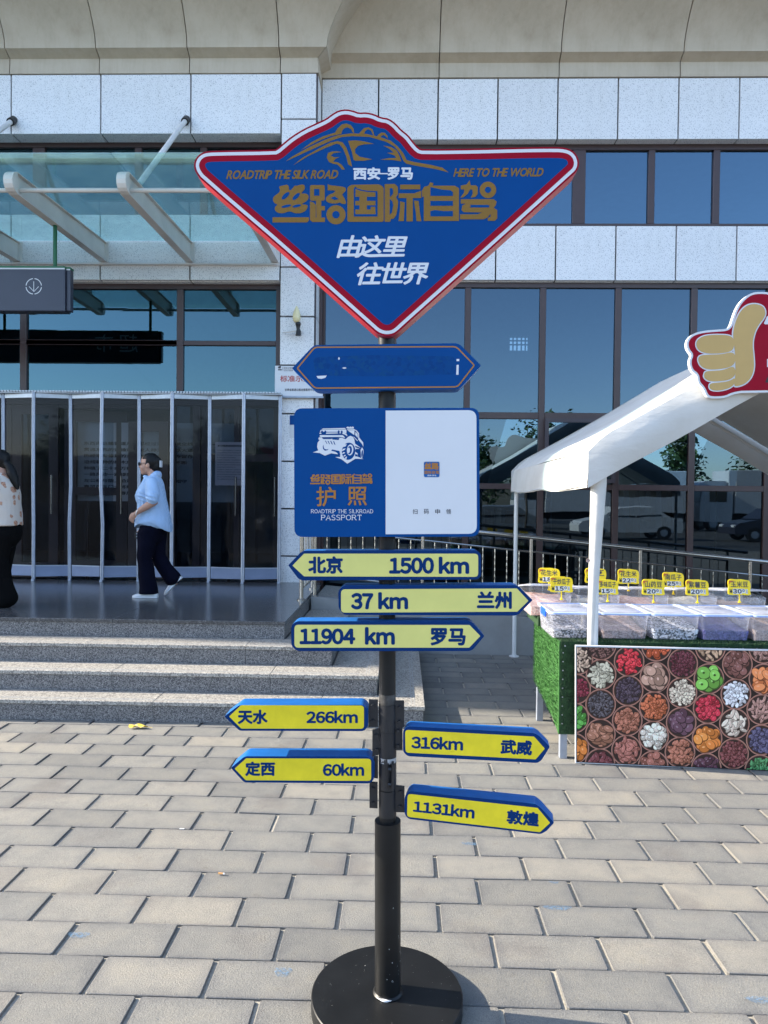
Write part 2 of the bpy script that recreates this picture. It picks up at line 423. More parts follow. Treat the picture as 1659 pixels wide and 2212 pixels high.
M['canopy_glass'] = glassy('dusty_canopy_glass', (.74, .88, .87), .09, .02, .15, (.50, .74, .70))
M['door_pane'] = glassy('door_glass', (.70, .76, .80), .04, .004, .0, gcol=(.5, .65, .85))
M['film'] = glassy('dark_soft_film', (.40, .43, .47), .012, .03, .02, (.06, .06, .09))
M['glass_mid'] = glassy('middle_window_glass', (.14, .19, .22), .13, .004, .0, gcol=(.5, .74, .95))
M['glass_low'] = glassy('clear_ground_floor_glass', (.14, .17, .19), .085, .004, .0, gcol=(.6, .8, .95))
M['plastic'] = glassy('clear_box_plastic', (.90, .91, .95), .10, .08, .20, (.82, .85, .92))
M['lid'] = glassy('clear_lid_plastic', (.88, .90, .96), .12, .06, .34, (.84, .87, .94))
# ================================================================== THE SETTING
g = MB(); g.box((-160, -160, -.40), (160, 160, -.045)).build('ground', M['asphalt']).__setitem__('kind', 'structure')
bed = MB(); bed.box((-9, -6, -.044), (13, 9.2, -.0105)); tag(bed.build('paving_bed', M['sand']), kind='structure')
pav = thing('pavement', None, None, (0, 0, 0)); pav['kind'] = 'structure'
pav.rotation_euler = (0, 0, math.radians(-.22))
def paver_mesh(seed, short=.400 - .013, dep=.2 - .004):
    rr = random.Random(seed); bm = bmesh.new(); bmesh.ops.create_cube(bm, size=1)
    for v in bm.verts: v.co = Vector((v.co.x * short, v.co.y * dep, v.co.z * .04 - .02))
    bmesh.ops.bevel(bm, geom=[e for e in bm.edges if abs(e.verts[0].co.x - e.verts[1].co.x) < 1e-6 and abs(e.verts[0].co.y - e.verts[1].co.y) < 1e-6], offset=.006, segments=1, affect='EDGES')
    top = [e for e in bm.edges if e.verts[0].co.z > -.001 and e.verts[1].co.z > -.001]
    bmesh.ops.bevel(bm, geom=top, offset=.0022, segments=1, affect='EDGES')
    bot = [f for f in bm.faces if f.normal.z < -.9]; bmesh.ops.delete(bm, geom=bot, context='FACES_ONLY')
    me = bpy.data.meshes.new('paver'); bm.to_mesh(me); bm.free(); me.materials.append(M['paver']); return me
pms = [paver_mesh(i, .3915 + .002 * (i % 3 - 1), .196 - .001 * (i % 2)) for i in range(4)]
ROW0 = 5.13
cand = []
for k in range(-22, 62):
    y = ROW0 - .2 * k - .1 + .02
    if y < -6 or y > 9.1: continue
    sh = (.2035 if k % 2 else 0) + random.uniform(-.02, .02) + .155
    for i in range(-24, 34):
        x = sh + i * .4072
        if not -8.7 < x < 12.6: continue
        if x + .2 < .16 and y > 5.26: continue                 # under the stairs
        if y > 7.78 and x < 9: continue                        # under the ramp
        p = RM @ (Vector((x, y, 0)) - EYE)
        vis = p.z > .3 and abs(p.x / p.z * FPX) < CU + 60 and abs(p.y / p.z * FPX) < CV + 60
        cand.append((p.length if vis else 1e3 + p.length, x, y, random.randrange(4), random.uniform(-.0025, .0008), random.gauss(0, .0035), random.gauss(0, .006)))
cand.sort(key=lambda q: q[0])
for q in cand[:300]:
    o = bpy.data.objects.new('paver', pms[q[3]]); C.objects.link(o); o.parent = pav
    o.location = (q[1], q[2], q[4]); o.rotation_euler = (q[5], q[6], random.gauss(0, .004))
st = MB()
for q in cand[300:]:
    me = pms[q[3]]; R_ = Matrix.Translation((q[1], q[2], q[4])) @ Matrix.Rotation(q[5], 4, 'X') @ Matrix.Rotation(q[6], 4, 'Y')
    st.add([R_ @ v.co for v in me.vertices], [tuple(p.vertices) for p in me.polygons])
o = st.build('paver', M['paver'], pav, org=(0, 0, 0)); o['kind'] = 'stuff'

# stairs: granite treads over risers, wrapping round their right-hand end
XR = [.18, -.175, -.56, -1.0]; YF = [5.24, 5.51, 5.81, 6.10]; H = .155
stairs = thing('stairs', None, None, (-1, 6, 0)); stairs['kind'] = 'structure'
core = MB()
for k in range(4):
    core.box((-9, YF[k] + .03, .155 * k), (XR[k] - .03, 9.0 if k == 3 else 7.74, .155 * (k + 1) - .031))
core.build('stair_core', M['concrete'], stairs)
rs = random.Random(3)
for k in range(4):
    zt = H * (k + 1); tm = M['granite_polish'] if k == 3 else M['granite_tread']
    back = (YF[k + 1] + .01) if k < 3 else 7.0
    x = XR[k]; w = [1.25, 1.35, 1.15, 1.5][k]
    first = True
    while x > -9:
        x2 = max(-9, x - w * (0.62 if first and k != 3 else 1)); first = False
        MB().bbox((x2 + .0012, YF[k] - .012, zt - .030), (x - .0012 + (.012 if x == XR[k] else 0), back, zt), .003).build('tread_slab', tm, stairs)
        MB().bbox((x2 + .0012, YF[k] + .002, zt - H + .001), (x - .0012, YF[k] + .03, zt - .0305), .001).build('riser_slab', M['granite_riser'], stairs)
        x = x2; w = 1.3 + rs.uniform(-.1, .1)
    # the end of the flight: side tread and side riser running back to the ramp
    yb = 7.74; xin = XR[k + 1] + .01 if k < 3 else -1.35
    y = back
    while y < yb - .05:
        y2 = min(yb, y + 1.1)
        if k < 3: MB().bbox((xin, y + .0012, zt - .030), (XR[k] + .012, y2 - .0012, zt), .003).build('tread_slab', tm, stairs)
        y = y2
    y = YF[k] + .03
    while y < yb - .05:
        y2 = min(yb, y + 1.15)
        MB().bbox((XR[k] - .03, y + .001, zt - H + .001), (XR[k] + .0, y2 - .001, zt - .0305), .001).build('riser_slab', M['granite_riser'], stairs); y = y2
    # flamed anti-slip lines near the edge
    if k < 3:
        gm = MB()
        for d in (.035, .058):
            gm.box((-9, YF[k] + d, zt), (XR[k] - .06 - d, YF[k] + d + .006, zt + .0012))
            gm.box((XR[k] - d - .035, YF[k] + d, zt), (XR[k] - d - .029, 7.70, zt + .0012))
        o = gm.build('grip_line', M['worn'], stairs); o['kind'] = 'stuff'
# landing slabs (polished)
for yy in (7.0, 7.9):
    x = -1.0; 
    while x > -9:
        x2 = max(-9, x - 1.15); MB().bbox((x2 + .001, yy + .001, .59), (x - .001, (7.899 if yy == 7.0 else 8.93), .62), .001).build('tread_slab', M['granite_polish'], stairs); x = x2

# ramp along the building, falling to the right
ramp_o = thing('ramp', None, None, (3, 8.4, 0)); ramp_o['kind'] = 'structure'
def rz(x): return max(.02, .605 - .083 * (x + .97))
MB().prism([(-.98, 7.76, -.02), (-.98, 7.76, .605), (6.0, 7.76, rz(6.0)), (6.0, 7.76, -.02)], (0, .14, 0)).build('ramp_kerb', M['concrete'], ramp_o)
MB().prism([(-.98, 7.905, -.02), (-.98, 7.905, .55), (6.0, 7.905, rz(6.0) - .06), (6.0, 7.905, -.02)], (0, 1.36, 0)).build('ramp_floor', M['granite_tread'], ramp_o)

# ================================================================== THE BUILDING
YL, YR, XC = 8.95, 9.30, -1.10                       # face of the left block, face of the right block, corner
bld = thing('service_building', 'low service building faced in white granite with blue tinted windows and a tan coved cornice', 'building', (0, 9.6, 0))
def pt(name, m, mat, smooth=False): return m.build(name, mat, bld, smooth)
# body behind the cladding and the rooms
MB().box((-30, YL + .06, 6.27), (XC - .001, YL + .40, 7.02)).build('wall_core', M['gap'], bld)
MB().box((-30, YL + .06, 4.43), (-1.57, YL + .36, 5.23)).build('wall_core', M['gap'], bld)
MB().box((-1.545, YL + .05, 0), (XC - .02, YL + .42, 6.268)).build('wall_core', M['gap'], bld)
MB().box((XC + .001, YR + .06, 6.37), (14, YR + .42, 7.15)).build('wall_core', M['gap'], bld)
MB().box((XC - .02 + .001, YR + .06, 4.55), (14, YR + .36, 5.235)).build('wall_core', M['gap'], bld)
room = MB(); room.box((-30, 14.5, -.02), (2.14, 14.7, 7.6)); room.box((2.56, 14.5, -.02), (14, 14.7, 7.6)); room.box((2.141, 14.5, -.02), (2.559, 14.7, 4.72)); room.box((2.141, 14.5, 5.02), (2.559, 14.7, 7.6))
room.build('back_wall', M['dark_room'], bld)
wb = MB()
for xx in (2.141, 2.22, 2.30, 2.39, 2.47, 2.53): wb.box((xx, 14.55, 4.72), (xx + .025, 14.6, 5.02))
for zz in (4.84, 4.92): wb.box((2.141, 14.56, zz), (2.559, 14.59, zz + .025))
wb.build('window_bars', M['steel_brown'], bld)
MB().box((-30, 9.5, 7.3), (14, 14.49, 7.4)).build('ceiling', M['dark_room'], bld)
MB().box((-30, 9.5, .50), (14, 14.49, .55)).build('interior_floor', M['room_floor'], bld)
MB().box((-30.2, 9.5, 0), (-30.001, 14.49, 7.6)).build('end_wall', M['dark_room'], bld)
MB().box((14.001, 9.3, 0), (14.2, 14.49, 7.6)).build('end_wall', M['dark_room'], bld)
MB().box((-30, YL + .42, 4.55), (14, 14.49, 4.65)).build('gallery_floor', M['dark_room'], bld) if False else None

def panel(x0, x1, z0, z1, y, soffit=.15, thick=.05):
    g_ = .0095
    MB().bbox((x0 + g_, y, z0 + (g_ if not soffit else .0)), (x1 - g_, y + thick, z1 - g_), .003).build('wall_panel', M['granite_white'], bld)
    if soffit:
        MB().bbox((x0 + g_, y + .012, z0 - .0), (x1 - g_, y + soffit, z0 + .02), .002) if False else None
def soffit(x0, x1, z, y0, y1):
    MB().bbox((x0 + .0095, y0 + .052, z), (x1 - .0095, y1, z + .03), .002).build('soffit_panel', M['granite_white'], bld)
# left bands
LJ = [-1.56 - 1.143 * i for i in range(8)]
for i in range(7):
    x1, x0 = LJ[i], LJ[i + 1]
    panel(x0, x1, 6.255, 7.0, YL); soffit(x0, x1, 6.255, YL, YL + .30)
    panel(x0, x1, 4.415, 5.25, YL, 0); soffit(x0, x1, 4.415, YL, YL + .20)
MB().box((LJ[7], YL + .05, 5.23), (LJ[0], YL + .34, 5.252)).build('window_sill', M['granite_white'], bld)
# pillar
PZ = [0.0, .35, .95, 1.55, 2.15, 2.75, 3.36, 3.97, 4.59, 5.20, 5.81, 6.43, 7.0]
for a, b_ in zip(PZ, PZ[1:]):
    panel(-1.56, XC - .014, a, b_, YL - .004, 0)
    MB().bbox((XC - .05, YL + .052, a + .006), (XC + .0, YR + .1, b_ - .006), .002).build('wall_panel', M['granite_white'], bld)
MB().box((XC - .012, YL + .004, 0), (XC - .004, YL + .05, 7.0)).build('corner_bead', M['steel_brown'], bld)
MB().box((XC + .002, YR - .03, .3), (XC + .04, YR + .03, 4.5)).build('drain_strip', M['steel_brown'], bld)
# right bands
RJ = [-1.125, -.355] + [-.355 + .7715 * i for i in range(1, 18)]
for x0, x1 in zip(RJ, RJ[1:]):
    panel(max(x0, XC + .005), x1, 6.352, 7.135, YR); soffit(max(x0, XC + .005), x1, 6.352, YR, YR + .20)
    panel(max(x0, XC + .005), x1, 4.535, 5.25, YR, 0); soffit(max(x0, XC + .005), x1, 4.535, YR, YR + .12)

# windows: frame, mullions (parts) and panes (sub-parts of their window)
def window(name_x0, x1, z0, z1, y, mulls, trans, glass, fw=.05, thick=None, inner=None):
    x0 = name_x0
    f = MB(); d = .07
    f.box((x0, y, z1 - fw), (x1, y + d, z1)); f.box((x0, y, z0), (x1, y + d, z0 + fw))
    f.box((x0, y + .001, z0 + fw + .0), (x0 + fw, y + d, z1 - fw)); f.box((x1 - fw, y + .001, z0 + fw), (x1, y + d, z1 - fw))
    w = f.build('window', M['steel_brown'], bld)
    xs = [x0 + fw] + [q for m_ in mulls for q in (m_[0] - m_[1] / 2, m_[0] + m_[1] / 2)] + [x1 - fw]
    for c_, wd in mulls:
        MB().bbox((c_ - wd / 2, y + .002, z0 + fw + .001), (c_ + wd / 2, y + d - .002, z1 - fw - .001), .004).build('mullion', M['steel_brown'], w)
    zs = [z0 + fw] + [q for t in trans for q in (t[0] - t[1] / 2, t[0] + t[1] / 2)] + [z1 - fw]
    for i in range(0, len(xs), 2):
        for t, h in trans: MB().bbox((xs[i] + .001, y + .004, t - h / 2), (xs[i + 1] - .001, y + d - .004, t + h / 2), .004).build('transom', M['steel_brown'], w)
        for j in range(0, len(zs), 2):
            tw = .0016
            ty = [random.uniform(-tw, tw) for _ in range(2)]
            a, b_, c0, c1 = xs[i] - .004, xs[i + 1] + .004, zs[j] - .004, zs[j + 1] + .004
            yy = y + .04
            mesh('pane', [(a, yy + ty[0], c0 + .004), (b_, yy - ty[0], c0 + .004), (b_, yy - ty[0] + ty[1], c1), (a, yy + ty[0] + ty[1], c1)], [(0, 1, 2, 3)], glass(c0) if callable(glass) else glass, w)
    return w
window(XC + .01, 14, 5.252, 6.35, YR + .13, [(2.28, .165)] + [(1.0, .085), (-.1, .085)] + [(3.22 + .84 * i, .085) for i in range(12)], [], M['glass'], .07)
window(XC + .01, 14, .0, 4.533, YR + .08, [(-.13, .08)] + [(.845 + .98 * i, .08) for i in range(13)], [(2.80, .085), (1.87, .075)], lambda z: M['glass'] if z > 2.8 else (M['glass_mid'] if z > 1.8 else M['glass_low']), .06)
window(-9.5, -1.57, 5.252, 6.255, YL + .22, [(-2.6, .09), (-3.45, .09), (-4.75, .16), (-5.6, .09), (-6.5, .09), (-7.5, .09), (-8.5, .09)], [(6.03, .05)], M['glass_entry'], .06)
window(-9.5, -1.57, 2.93, 4.413, YL + .14, [(-2.87, .085), (-4.91, .085), (-6.95, .085)], [(3.665, .06)], M['glass_entry'], .06)
# opened casement standing proud of the right-hand window
cs = MB(); y_ = YR + .05; x0, x1, z0, z1 = 1.86, 2.78, 1.925, 2.76
for q in ((x0, z0, x1, z0 + .05), (x0, z1 - .05, x1, z1), (x0, z0 + .05, x0 + .05, z1 - .05), (x1 - .05, z0 + .05, x1, z1 - .05)): cs.box((q[0], y_ - .035, q[1]), (q[2], y_ + .025, q[3]))
cw = cs.build('casement', M['door_brown'], bld)
mesh('pane', [(x0 + .05, y_ - .012, z0 + .05), (x1 - .05, y_ - .004, z0 + .05), (x1 - .05, y_ - .008, z1 - .05), (x0 + .05, y_ - .016, z1 - .05)], [(0, 1, 2, 3)], M['glass'], cw)

# entrance doors behind the folding screen
def leaf(x0, x1, z0, z1, y, fw, panes, ang=0, hx=None, mat='door_brown', nm='door'):
    m_ = MB(); zc = [z0 + fw] + panes + [z1 - fw]
    m_.box((x0, y, z0), (x0 + fw, y + .05, z1)); m_.box((x1 - fw, y, z0), (x1, y + .05, z1))
    m_.box((x0 + fw, y, z1 - fw), (x1 - fw, y + .05, z1)); m_.box((x0 + fw, y, z0), (x1 - fw, y + .05, z0 + fw * 1.6))
    for z in panes: m_.box((x0 + fw, y + .002, z - .05), (x1 - fw, y + .048, z + .05))
    pvt = Vector((hx if hx is not None else x0, y, 0)); Rz = Matrix.Rotation(math.radians(ang), 3, 'Z')
    tr = lambda p: pvt + Rz @ (Vector(p) - pvt)
    m_.v = [tr(p) for p in m_.v]; d_ = m_.build(nm, M[mat], bld)
    mesh('door_glass', [tr(p) for p in ((x0 + fw, y + .025, z0 + fw), (x1 - fw, y + .025, z0 + fw), (x1 - fw, y + .025, z1 - fw), (x0 + fw, y + .025, z1 - fw))], [(0, 1, 2, 3)], M['door_pane'], d_)
    h = MB(); hx_ = x1 - fw / 2; h.tube([tr((hx_, y - .05, 1.45)), tr((hx_, y - .05, 1.95))], .012); h.tube([tr((hx_, y, 1.5)), tr((hx_, y - .05, 1.5))], .008); h.tube([tr((hx_, y, 1.9)), tr((hx_, y - .05, 1.9))], .008)
    h.build('door_handle', M['stainless'], d_)
YD = YL + .16
leaf(-5.06, -4.46, .62, 2.86, YD, .12, [], 0)
leaf(-4.40, -3.62, .62, 2.80, YD + .05, .14, [1.75], 14, -4.40)
leaf(-3.58, -3.02, .62, 2.66, YD, .13, [], -9, -3.02)
leaf(-2.60, -2.10, .62, 2.90, YD + .03, .07, [2.2], 0)
leaf(-2.09, -1.60, .62, 2.90, YD + .03, .06, [2.2], 0)
dm = MB(); dm.box((-9.5, YD, 2.865), (-1.57, YD + .09, 2.928)); dm.box((-3.0, YD + .002, .62), (-2.93, YD + .07, 2.86)); dm.box((-2.70, YD + .002, .62), (-2.605, YD + .07, 2.86)); dm.box((-4.45, YD + .002, 2.82), (-3.0, YD + .07, 2.862))
dm.box((-9.5, YD + .002, .55), (-5.07, YD + .06, 2.86))
dm.build('door_frame', M['door_brown'], bld)
mesh('pane', [(-2.93, YD + .04, .63), (-2.70, YD + .04, .63), (-2.70, YD + .04, 2.86), (-2.93, YD + .04, 2.86)], [(0, 1, 2, 3)], M['door_pane'], bld)

# cornice: coved stucco swept round the corner of the left block, cut into lengths by dark joints
prof = [(-.10, 0.0), (.012, .0), (.0, .19), (.10, .245), (.12, .25), (.135, .36), (.17, .44), (.225, .53), (.30, .625), (.40, .73), (.53, .84), (.70, .95), (.88, 1.03), (.90, 1.35), (-.10, 1.36)]
def corn(x0, x1, y, z, endm=0, startm=0):
    """a length of cornice along x; endm/startm mitre its end by the profile's own reach"""
    a = [(x0 + .006 + startm * o_, y - o_, z + h) for o_, h in prof]; b_ = [(x1 - .006 + endm * o_, y - o_, z + h) for o_, h in prof]
    m_ = MB(); m_.loft([[Vector(p) for p in a], [Vector(p) for p in b_]]); m_.build('cornice', M['stucco'], bld, 25)
CJ = [XC, -2.13 + .57 - .02] + [-1.58 - 1.143 * i for i in range(1, 25)]
CJ = [XC] + [-1.575 - 1.143 * i for i in range(0, 25)]
for i in range(len(CJ) - 1): corn(CJ[i + 1], CJ[i], YL, 7.0, 1 if i == 0 else 0)
# return of the left block's cornice, facing right
a = [(XC + o_, YL - o_, 7.0 + h) for o_, h in prof]; b_ = [(XC + o_, YR + .3, 7.0 + h) for o_, h in prof]
MB().loft([[Vector(p) for p in a][::-1], [Vector(p) for p in b_][::-1]]).build('cornice', M['stucco'], bld, 25)
RC = [XC - .1, .425] + [.425 + 1.543 * i for i in range(1, 10)]
for x0, x1 in zip(RC, RC[1:]): corn(x0, x1, YR, 7.14)
MB().box((-30, YL + .12, 7.03), (XC - .12, YL + .5, 8.3)).build('wall_core', M['gap'], bld)
MB().box((XC + .0, YR + .12, 7.17), (14, YR + .5, 8.3)).build('wall_core', M['gap'], bld)
# unseen blocks added above, heights stepped so their edge shades the forecourt
MB().box((-60, YL - .5, 8.36), (-21.6, YL + 9, 10.95)).build('upper_shade_block', M['stucco'], bld)
MB().box((-21.6, YL - .5, 8.37), (14, YL + 9, 12.45)).build('upper_shade_block', M['stucco'], bld)
MB().box((-60, YL + .05, 0), (-9.52, YL + .5, 8.35)).build('wing_wall', M['granite_white'], bld)

# ------------------------------------------------------------------ info board and notices inside/at the entrance
ib = thing('information_board', 'large white board of grey text seen dimly through the entrance glass behind the walking woman', 'board', (-3.1, YD + .22, .55))
m_ = MB(); m_.box((-4.3, YD + .22, 1.62), (-2.2, YD + .24, 2.66)); m_.build('panel', M['paper'], ib)
for xx in (-4.2, -2.3): MB().box((xx, YD + .242, .55), (xx + .03, YD + .27, 2.66)).build('leg', M['door_brown'], ib)
rows = ['东西向运输要道从东部经过沿线城镇全线修建了一条', '贯通东西的运输道路被人称为大公路大道在大', '历经艰辛修建的左公柳一路成荫至今留存', '沿线栽种的树木成活数十万株绿荫不断', '种植了二十余万株杨柳沿途绵延', '一路风沙一路绿荫', '左公柳与陇上沿途的路旁人家世代相守', '春风度玉门大将筹边尚未还', '杨柳成行引得春风度玉关行人过此']
pl_b = Plane(0, YD + .219)
def wquad(x0, x1, z0, z1, y):
    q = []
    for x, z in ((x0, z1), (x1, z1), (x1, z0), (x0, z0)):
        c_ = RM @ (Vector((x, y, z)) - EYE); q.append((CU + FPX * c_.x / c_.z, CV + FPX * c_.y / c_.z))
    return q
for i, r_ in enumerate(rows):
    w_ = 1.95 * len(r_) / 24
    text('lettering', r_, wquad(-4.22, -4.22 + w_, 2.36 - i * .082, 2.40 - i * .082 + .008, YD + .219), pl_b, .001, M['txt_grey'], ib, bold=.03, raw=True)
nt_ = thing('paper_notice', 'pinkish grey printed notice taped on the glass door right of the walking woman', 'notice', (-2.19, YD + .02, 1.9))
MB().box((-2.41, YD + .012, 1.84), (-2.02, YD + .016, 2.40)).build('sheet', M['paper_pink'], nt_)
pn = Plane(0, YD + .012)
text('lettering', '关于文明旅游和规范经营场所的通告', wquad(-2.38, -2.05, 2.335, 2.365, YD + .012), pn, .001, M['txt_grey'], nt_, bold=.04, raw=True)
rq = random.Random(5)
for i in range(13):
    text('lettering', ''.join(rq.choice('为进一步加强管理保障旅客安全现将有关事项通告如下请相互转告遵守执行') for _ in range(26)), wquad(-2.385, -2.045 - (.1 if i % 4 == 3 else 0), 2.285 - i * .031, 2.300 - i * .031, YD + .012), pn, .001, M['txt_grey'], nt_, raw=True)

# ------------------------------------------------------------------ folding screen of aluminium posts and soft dark film
scr = thing('folding_screen', 'row of aluminium posts with dark transparent panels and grey-blue kick plates closing off the entrance', 'folding screen', (-3.2, 8.78, .62))
xs_px = [-78, 2, 75, 148, 222, 297, 373, 450, 527, 603]
YS = 8.78
px = [at(u, 1000, YS).x for u in xs_px]
for i, x in enumerate(px):
    yy = YS + (.05 if i % 2 else -.03); bend = [0, .005, -.004, .012, -.016, .004, -.003, .002, 0, 0][i]
    m_ = MB()
    for dx in (-.0105, .0105):
        m_.tube([(x + dx + bend * s_, yy, .64 + 2.34 * t) for t, s_ in ((0, -.4), (.3, -.9), (.5, .6), (.75, .3), (1, -.2))], .0115, 6)
    m_.box((x - .006, yy - .006, .64), (x + .006, yy + .006, 2.98))
    m_.build('post', M['alu_dull'], scr, 40)
    MB().box((x - .02, yy - .02, .62), (x + .012, yy + .02, .64)).build('foot', M['alu_dull'], scr)
    if i + 1 < len(px):
        x2 = px[i + 1]; y2 = YS + (.05 if (i + 1) % 2 else -.03)
        def q(x_, z, dy=0): t = (x_ - x) / (x2 - x); return (x_, yy * (1 - t) + y2 * t + dy, z)
        a, b_ = x + .024, x2 - .024
        z0, z1 = .665 + rs.uniform(0, .012), .80
        MB().prism([q(a, z0), q(b_, z0 + .006), q(b_, z1), q(a, z1)], (0, .02, 0)).build('kick_plate', M['kick'], scr)
        MB().prism([q(a, z1 + .001, -.004), q(b_, z1 + .001, -.004), q(b_, z1 + .014, -.004), q(a, z1 + .014, -.004)], (0, .026, 0)).build('rail', M['alu_dull'], scr)
        MB().prism([q(a, 2.905), q(b_, 2.905), q(b_, 2.955), q(a, 2.955)], (0, .03, 0)).build('rail', M['galv'], scr)
        # slightly wavy film
        vs, fs = [], []; nx = 8
        for c_ in range(nx + 1):
            for r_ in range(2):
                xx = a + (b_ - a) * c_ / nx; p_ = q(xx, (z1 + .014, 2.905)[r_], .012)
                vs.append(p_)
        for c_ in range(nx): fs.append((2 * c_, 2 * c_ + 2, 2 * c_ + 3, 2 * c_ + 1))
        mesh('film_panel', vs, fs, M['film'], scr, True)
# track on top: a notched rail
m_ = MB(); x = px[0]
while x < px[-1]:
    m_.box((x, YS - .04, 2.972), (x + .028, YS + .07, 2.992)); x += .038
m_.box((px[0], YS - .02, 2.960), (px[-1] + .03, YS + .06, 2.971))
o = m_.build('track', M['galv'], scr); o['kind'] = 'stuff'

# ------------------------------------------------------------------ glass canopy on steel cantilevers
can = thing('glass_canopy', 'glass entrance canopy on white steel cantilever beams with tie rods and a front tube', 'canopy', (-4, 8.9, 4.7))
BX = [-1.62, -2.70, -3.79, -4.90, -6.0, -7.1]
for i, x in enumerate(BX):
    w = .045
    side = [(6.86, 4.80), (6.80, 4.78), (6.76, 4.72), (6.78, 4.655), (6.84, 4.62), (8.94, 4.655), (8.94, 4.875)]
    top = [(6.80, 4.79), (6.86, 4.81), (8.94, 4.885)]
    m_ = MB(); m_.prism([(x - .012, y, z) for y, z in side], (.024, 0, 0))
    # flanges
    m_.prism([(x - w, 6.83, 4.803), (x + w, 6.83, 4.803), (x + w, 8.94, 4.876), (x - w, 8.94, 4.876)], (0, 0, .008))
    m_.prism([(x - w, 6.84, 4.600), (x + w, 6.84, 4.600), (x + w, 8.94, 4.640), (x - w, 8.94, 4.640)], (0, 0, .014))
    cap_ = [(6.84 - .1 * math.sin(a_), 4.703 + .1 * math.cos(a_)) for a_ in [k * PI / 8 for k in range(9)]]
    m_.prism([(x - w, y, z) for y, z in cap_] , (2 * w, 0, 0))
    m_.build('beam', M['white_steel'], can)
    for yy, zz in ((7.45, 4.72), (8.15, 4.74)):
        MB().lathe([(.001, -.0145), (.04, -.0145), (.04, .0145), (.001, .0145)], (0, 0, 0), 16) if False else None
    MB().box((x - .06, 8.93, 4.60), (x + .06, 8.948, 4.90)).build('wall_plate', M['white_steel'], can)
    if i in (1, 3, 5):
        MB().tube([(x + .0, 7.20, 4.85), (x - .05, 8.90, 6.39)], .030, 14).build('tie_rod', M['white_steel'], can, 40)
        MB().tube([(x - .048, 8.86, 6.355), (x - .052, 8.948, 6.43)], .048, 14).build('rod_socket', M['black'], can)
MB().tube([(-7.3, 6.93, 4.675), (-1.55, 6.93, 4.675)], .022, 12).build('front_tube', M['white_steel'], can, 40)
MB().box((-7.3, 8.90, 4.605), (-1.60, 8.945, 4.625)).build('wall_angle', M['white_steel'], can)
for x0, x1 in zip(BX[1:], BX):
    MB().prism([(x0 + .008, 6.50, 4.823), (x1 - .008, 6.50, 4.823), (x1 - .008, 8.93, 4.905), (x0 + .008, 8.93, 4.905)], (0, 0, .012)).build('glass_panel', M['canopy_glass'], can)

# ------------------------------------------------------------------ hanging direction sign, wall lamp, plaque
hs = thing('hanging_sign', 'dark slate hanging sign box with a white circled arrow under the canopy', 'sign', (-4.6, 7.65, 3.7))
a = at(140, 575, 7.6); b_ = at(140, 672, 7.6)
MB().bbox((-6.3, 7.60, b_.z), (a.x, 7.74, a.z - .02), .006).build('box', M['slate'], hs)
MB().bbox((a.x + .001, 7.63, b_.z + .01), (a.x + .045, 7.71, a.z - .02), .006).build('end_cap', M['slate'], hs)
MB().box((-6.3, 7.595, a.z - .019), (a.x + .0, 7.745, a.z + .0)).build('trim', M['green_paint'], hs)
MB().box((a.x + .001, 7.625, a.z - .019), (a.x + .045, 7.715, a.z - .001)).build('trim', M['green_paint'], hs)
MB().box((-6.3, 7.597, a.z - .034), (a.x, 7.5995, a.z - .0195)).build('white_line', M['white_film'], hs)
MB().box((a.x + .002, 7.627, a.z - .034), (a.x + .045, 7.6295, a.z - .0195)).build('white_line', M['white_film'], hs)
for xx in (-3.79, -6.0): MB().tube([(xx, 7.67, a.z - .01), (xx, 7.67, 4.615)], .021, 10).build('hanger', M['green_paint'], hs, 40)
sp_ = Plane(0, 7.60)
ring = []
for k in range(4):
    aa = [math.radians(90 * k + 6 + d) for d in range(0, 79, 6)]
    ring.append([(73 + 17.5 * math.cos(t), 618.5 + 17.5 * math.sin(t)) for t in aa] + [(73 + 15.8 * math.cos(t), 618.5 + 15.8 * math.sin(t)) for t in aa[::-1]])
ring += [stroke([(73, 608), (73, 629)], 1.3), stroke([(63, 619), (73.4, 630), (83.5, 619)], 1.3)]
flat('arrow_symbol', ring, sp_, .001, M['white_film'], hs)
# lettering on the face towards the building (seen only as a reflection)
V, F = textshape('超市', .3, False)
hx = max(v[0] for v in V)
mesh('lettering', [(-3.95 - v[0] * .3, 7.741, 3.85 + v[1] * .3) for v in V], [f[::-1] for f in F], M['paper'], hs)

lamp = thing('wall_lamp', 'small candle-shaped cream wall lamp in a black holder on the granite pillar', 'lamp', (-1.35, 8.82, 3.75))
c0 = at(644, 712, 8.82)
MB().lathe([(.032, -.075), (.026, -.03), (.020, .0), (.024, .03), (.030, .055), (.034, .058), (.034, .075), (.028, .09)], c0, 20).build('holder', M['black'], lamp, 40)
MB().lathe([(.026, .088), (.042, .11), (.050, .145), (.048, .18), (.036, .225), (.020, .265), (.005, .292)], c0 + Vector((-.02, 0, 0)), 20).build('bulb', M['bulb'], lamp, True)
MB().tube([(c0.x - .20, 8.90, c0.z - .02), (c0.x - .02, 8.83, c0.z - .015)], .009, 8).build('arm', M['white_steel'], lamp)
MB().box((c0.x - .02, 8.83, c0.z - .04), (c0.x + .02, 8.944, c0.z + .01)).build('bracket', M['black'], lamp)

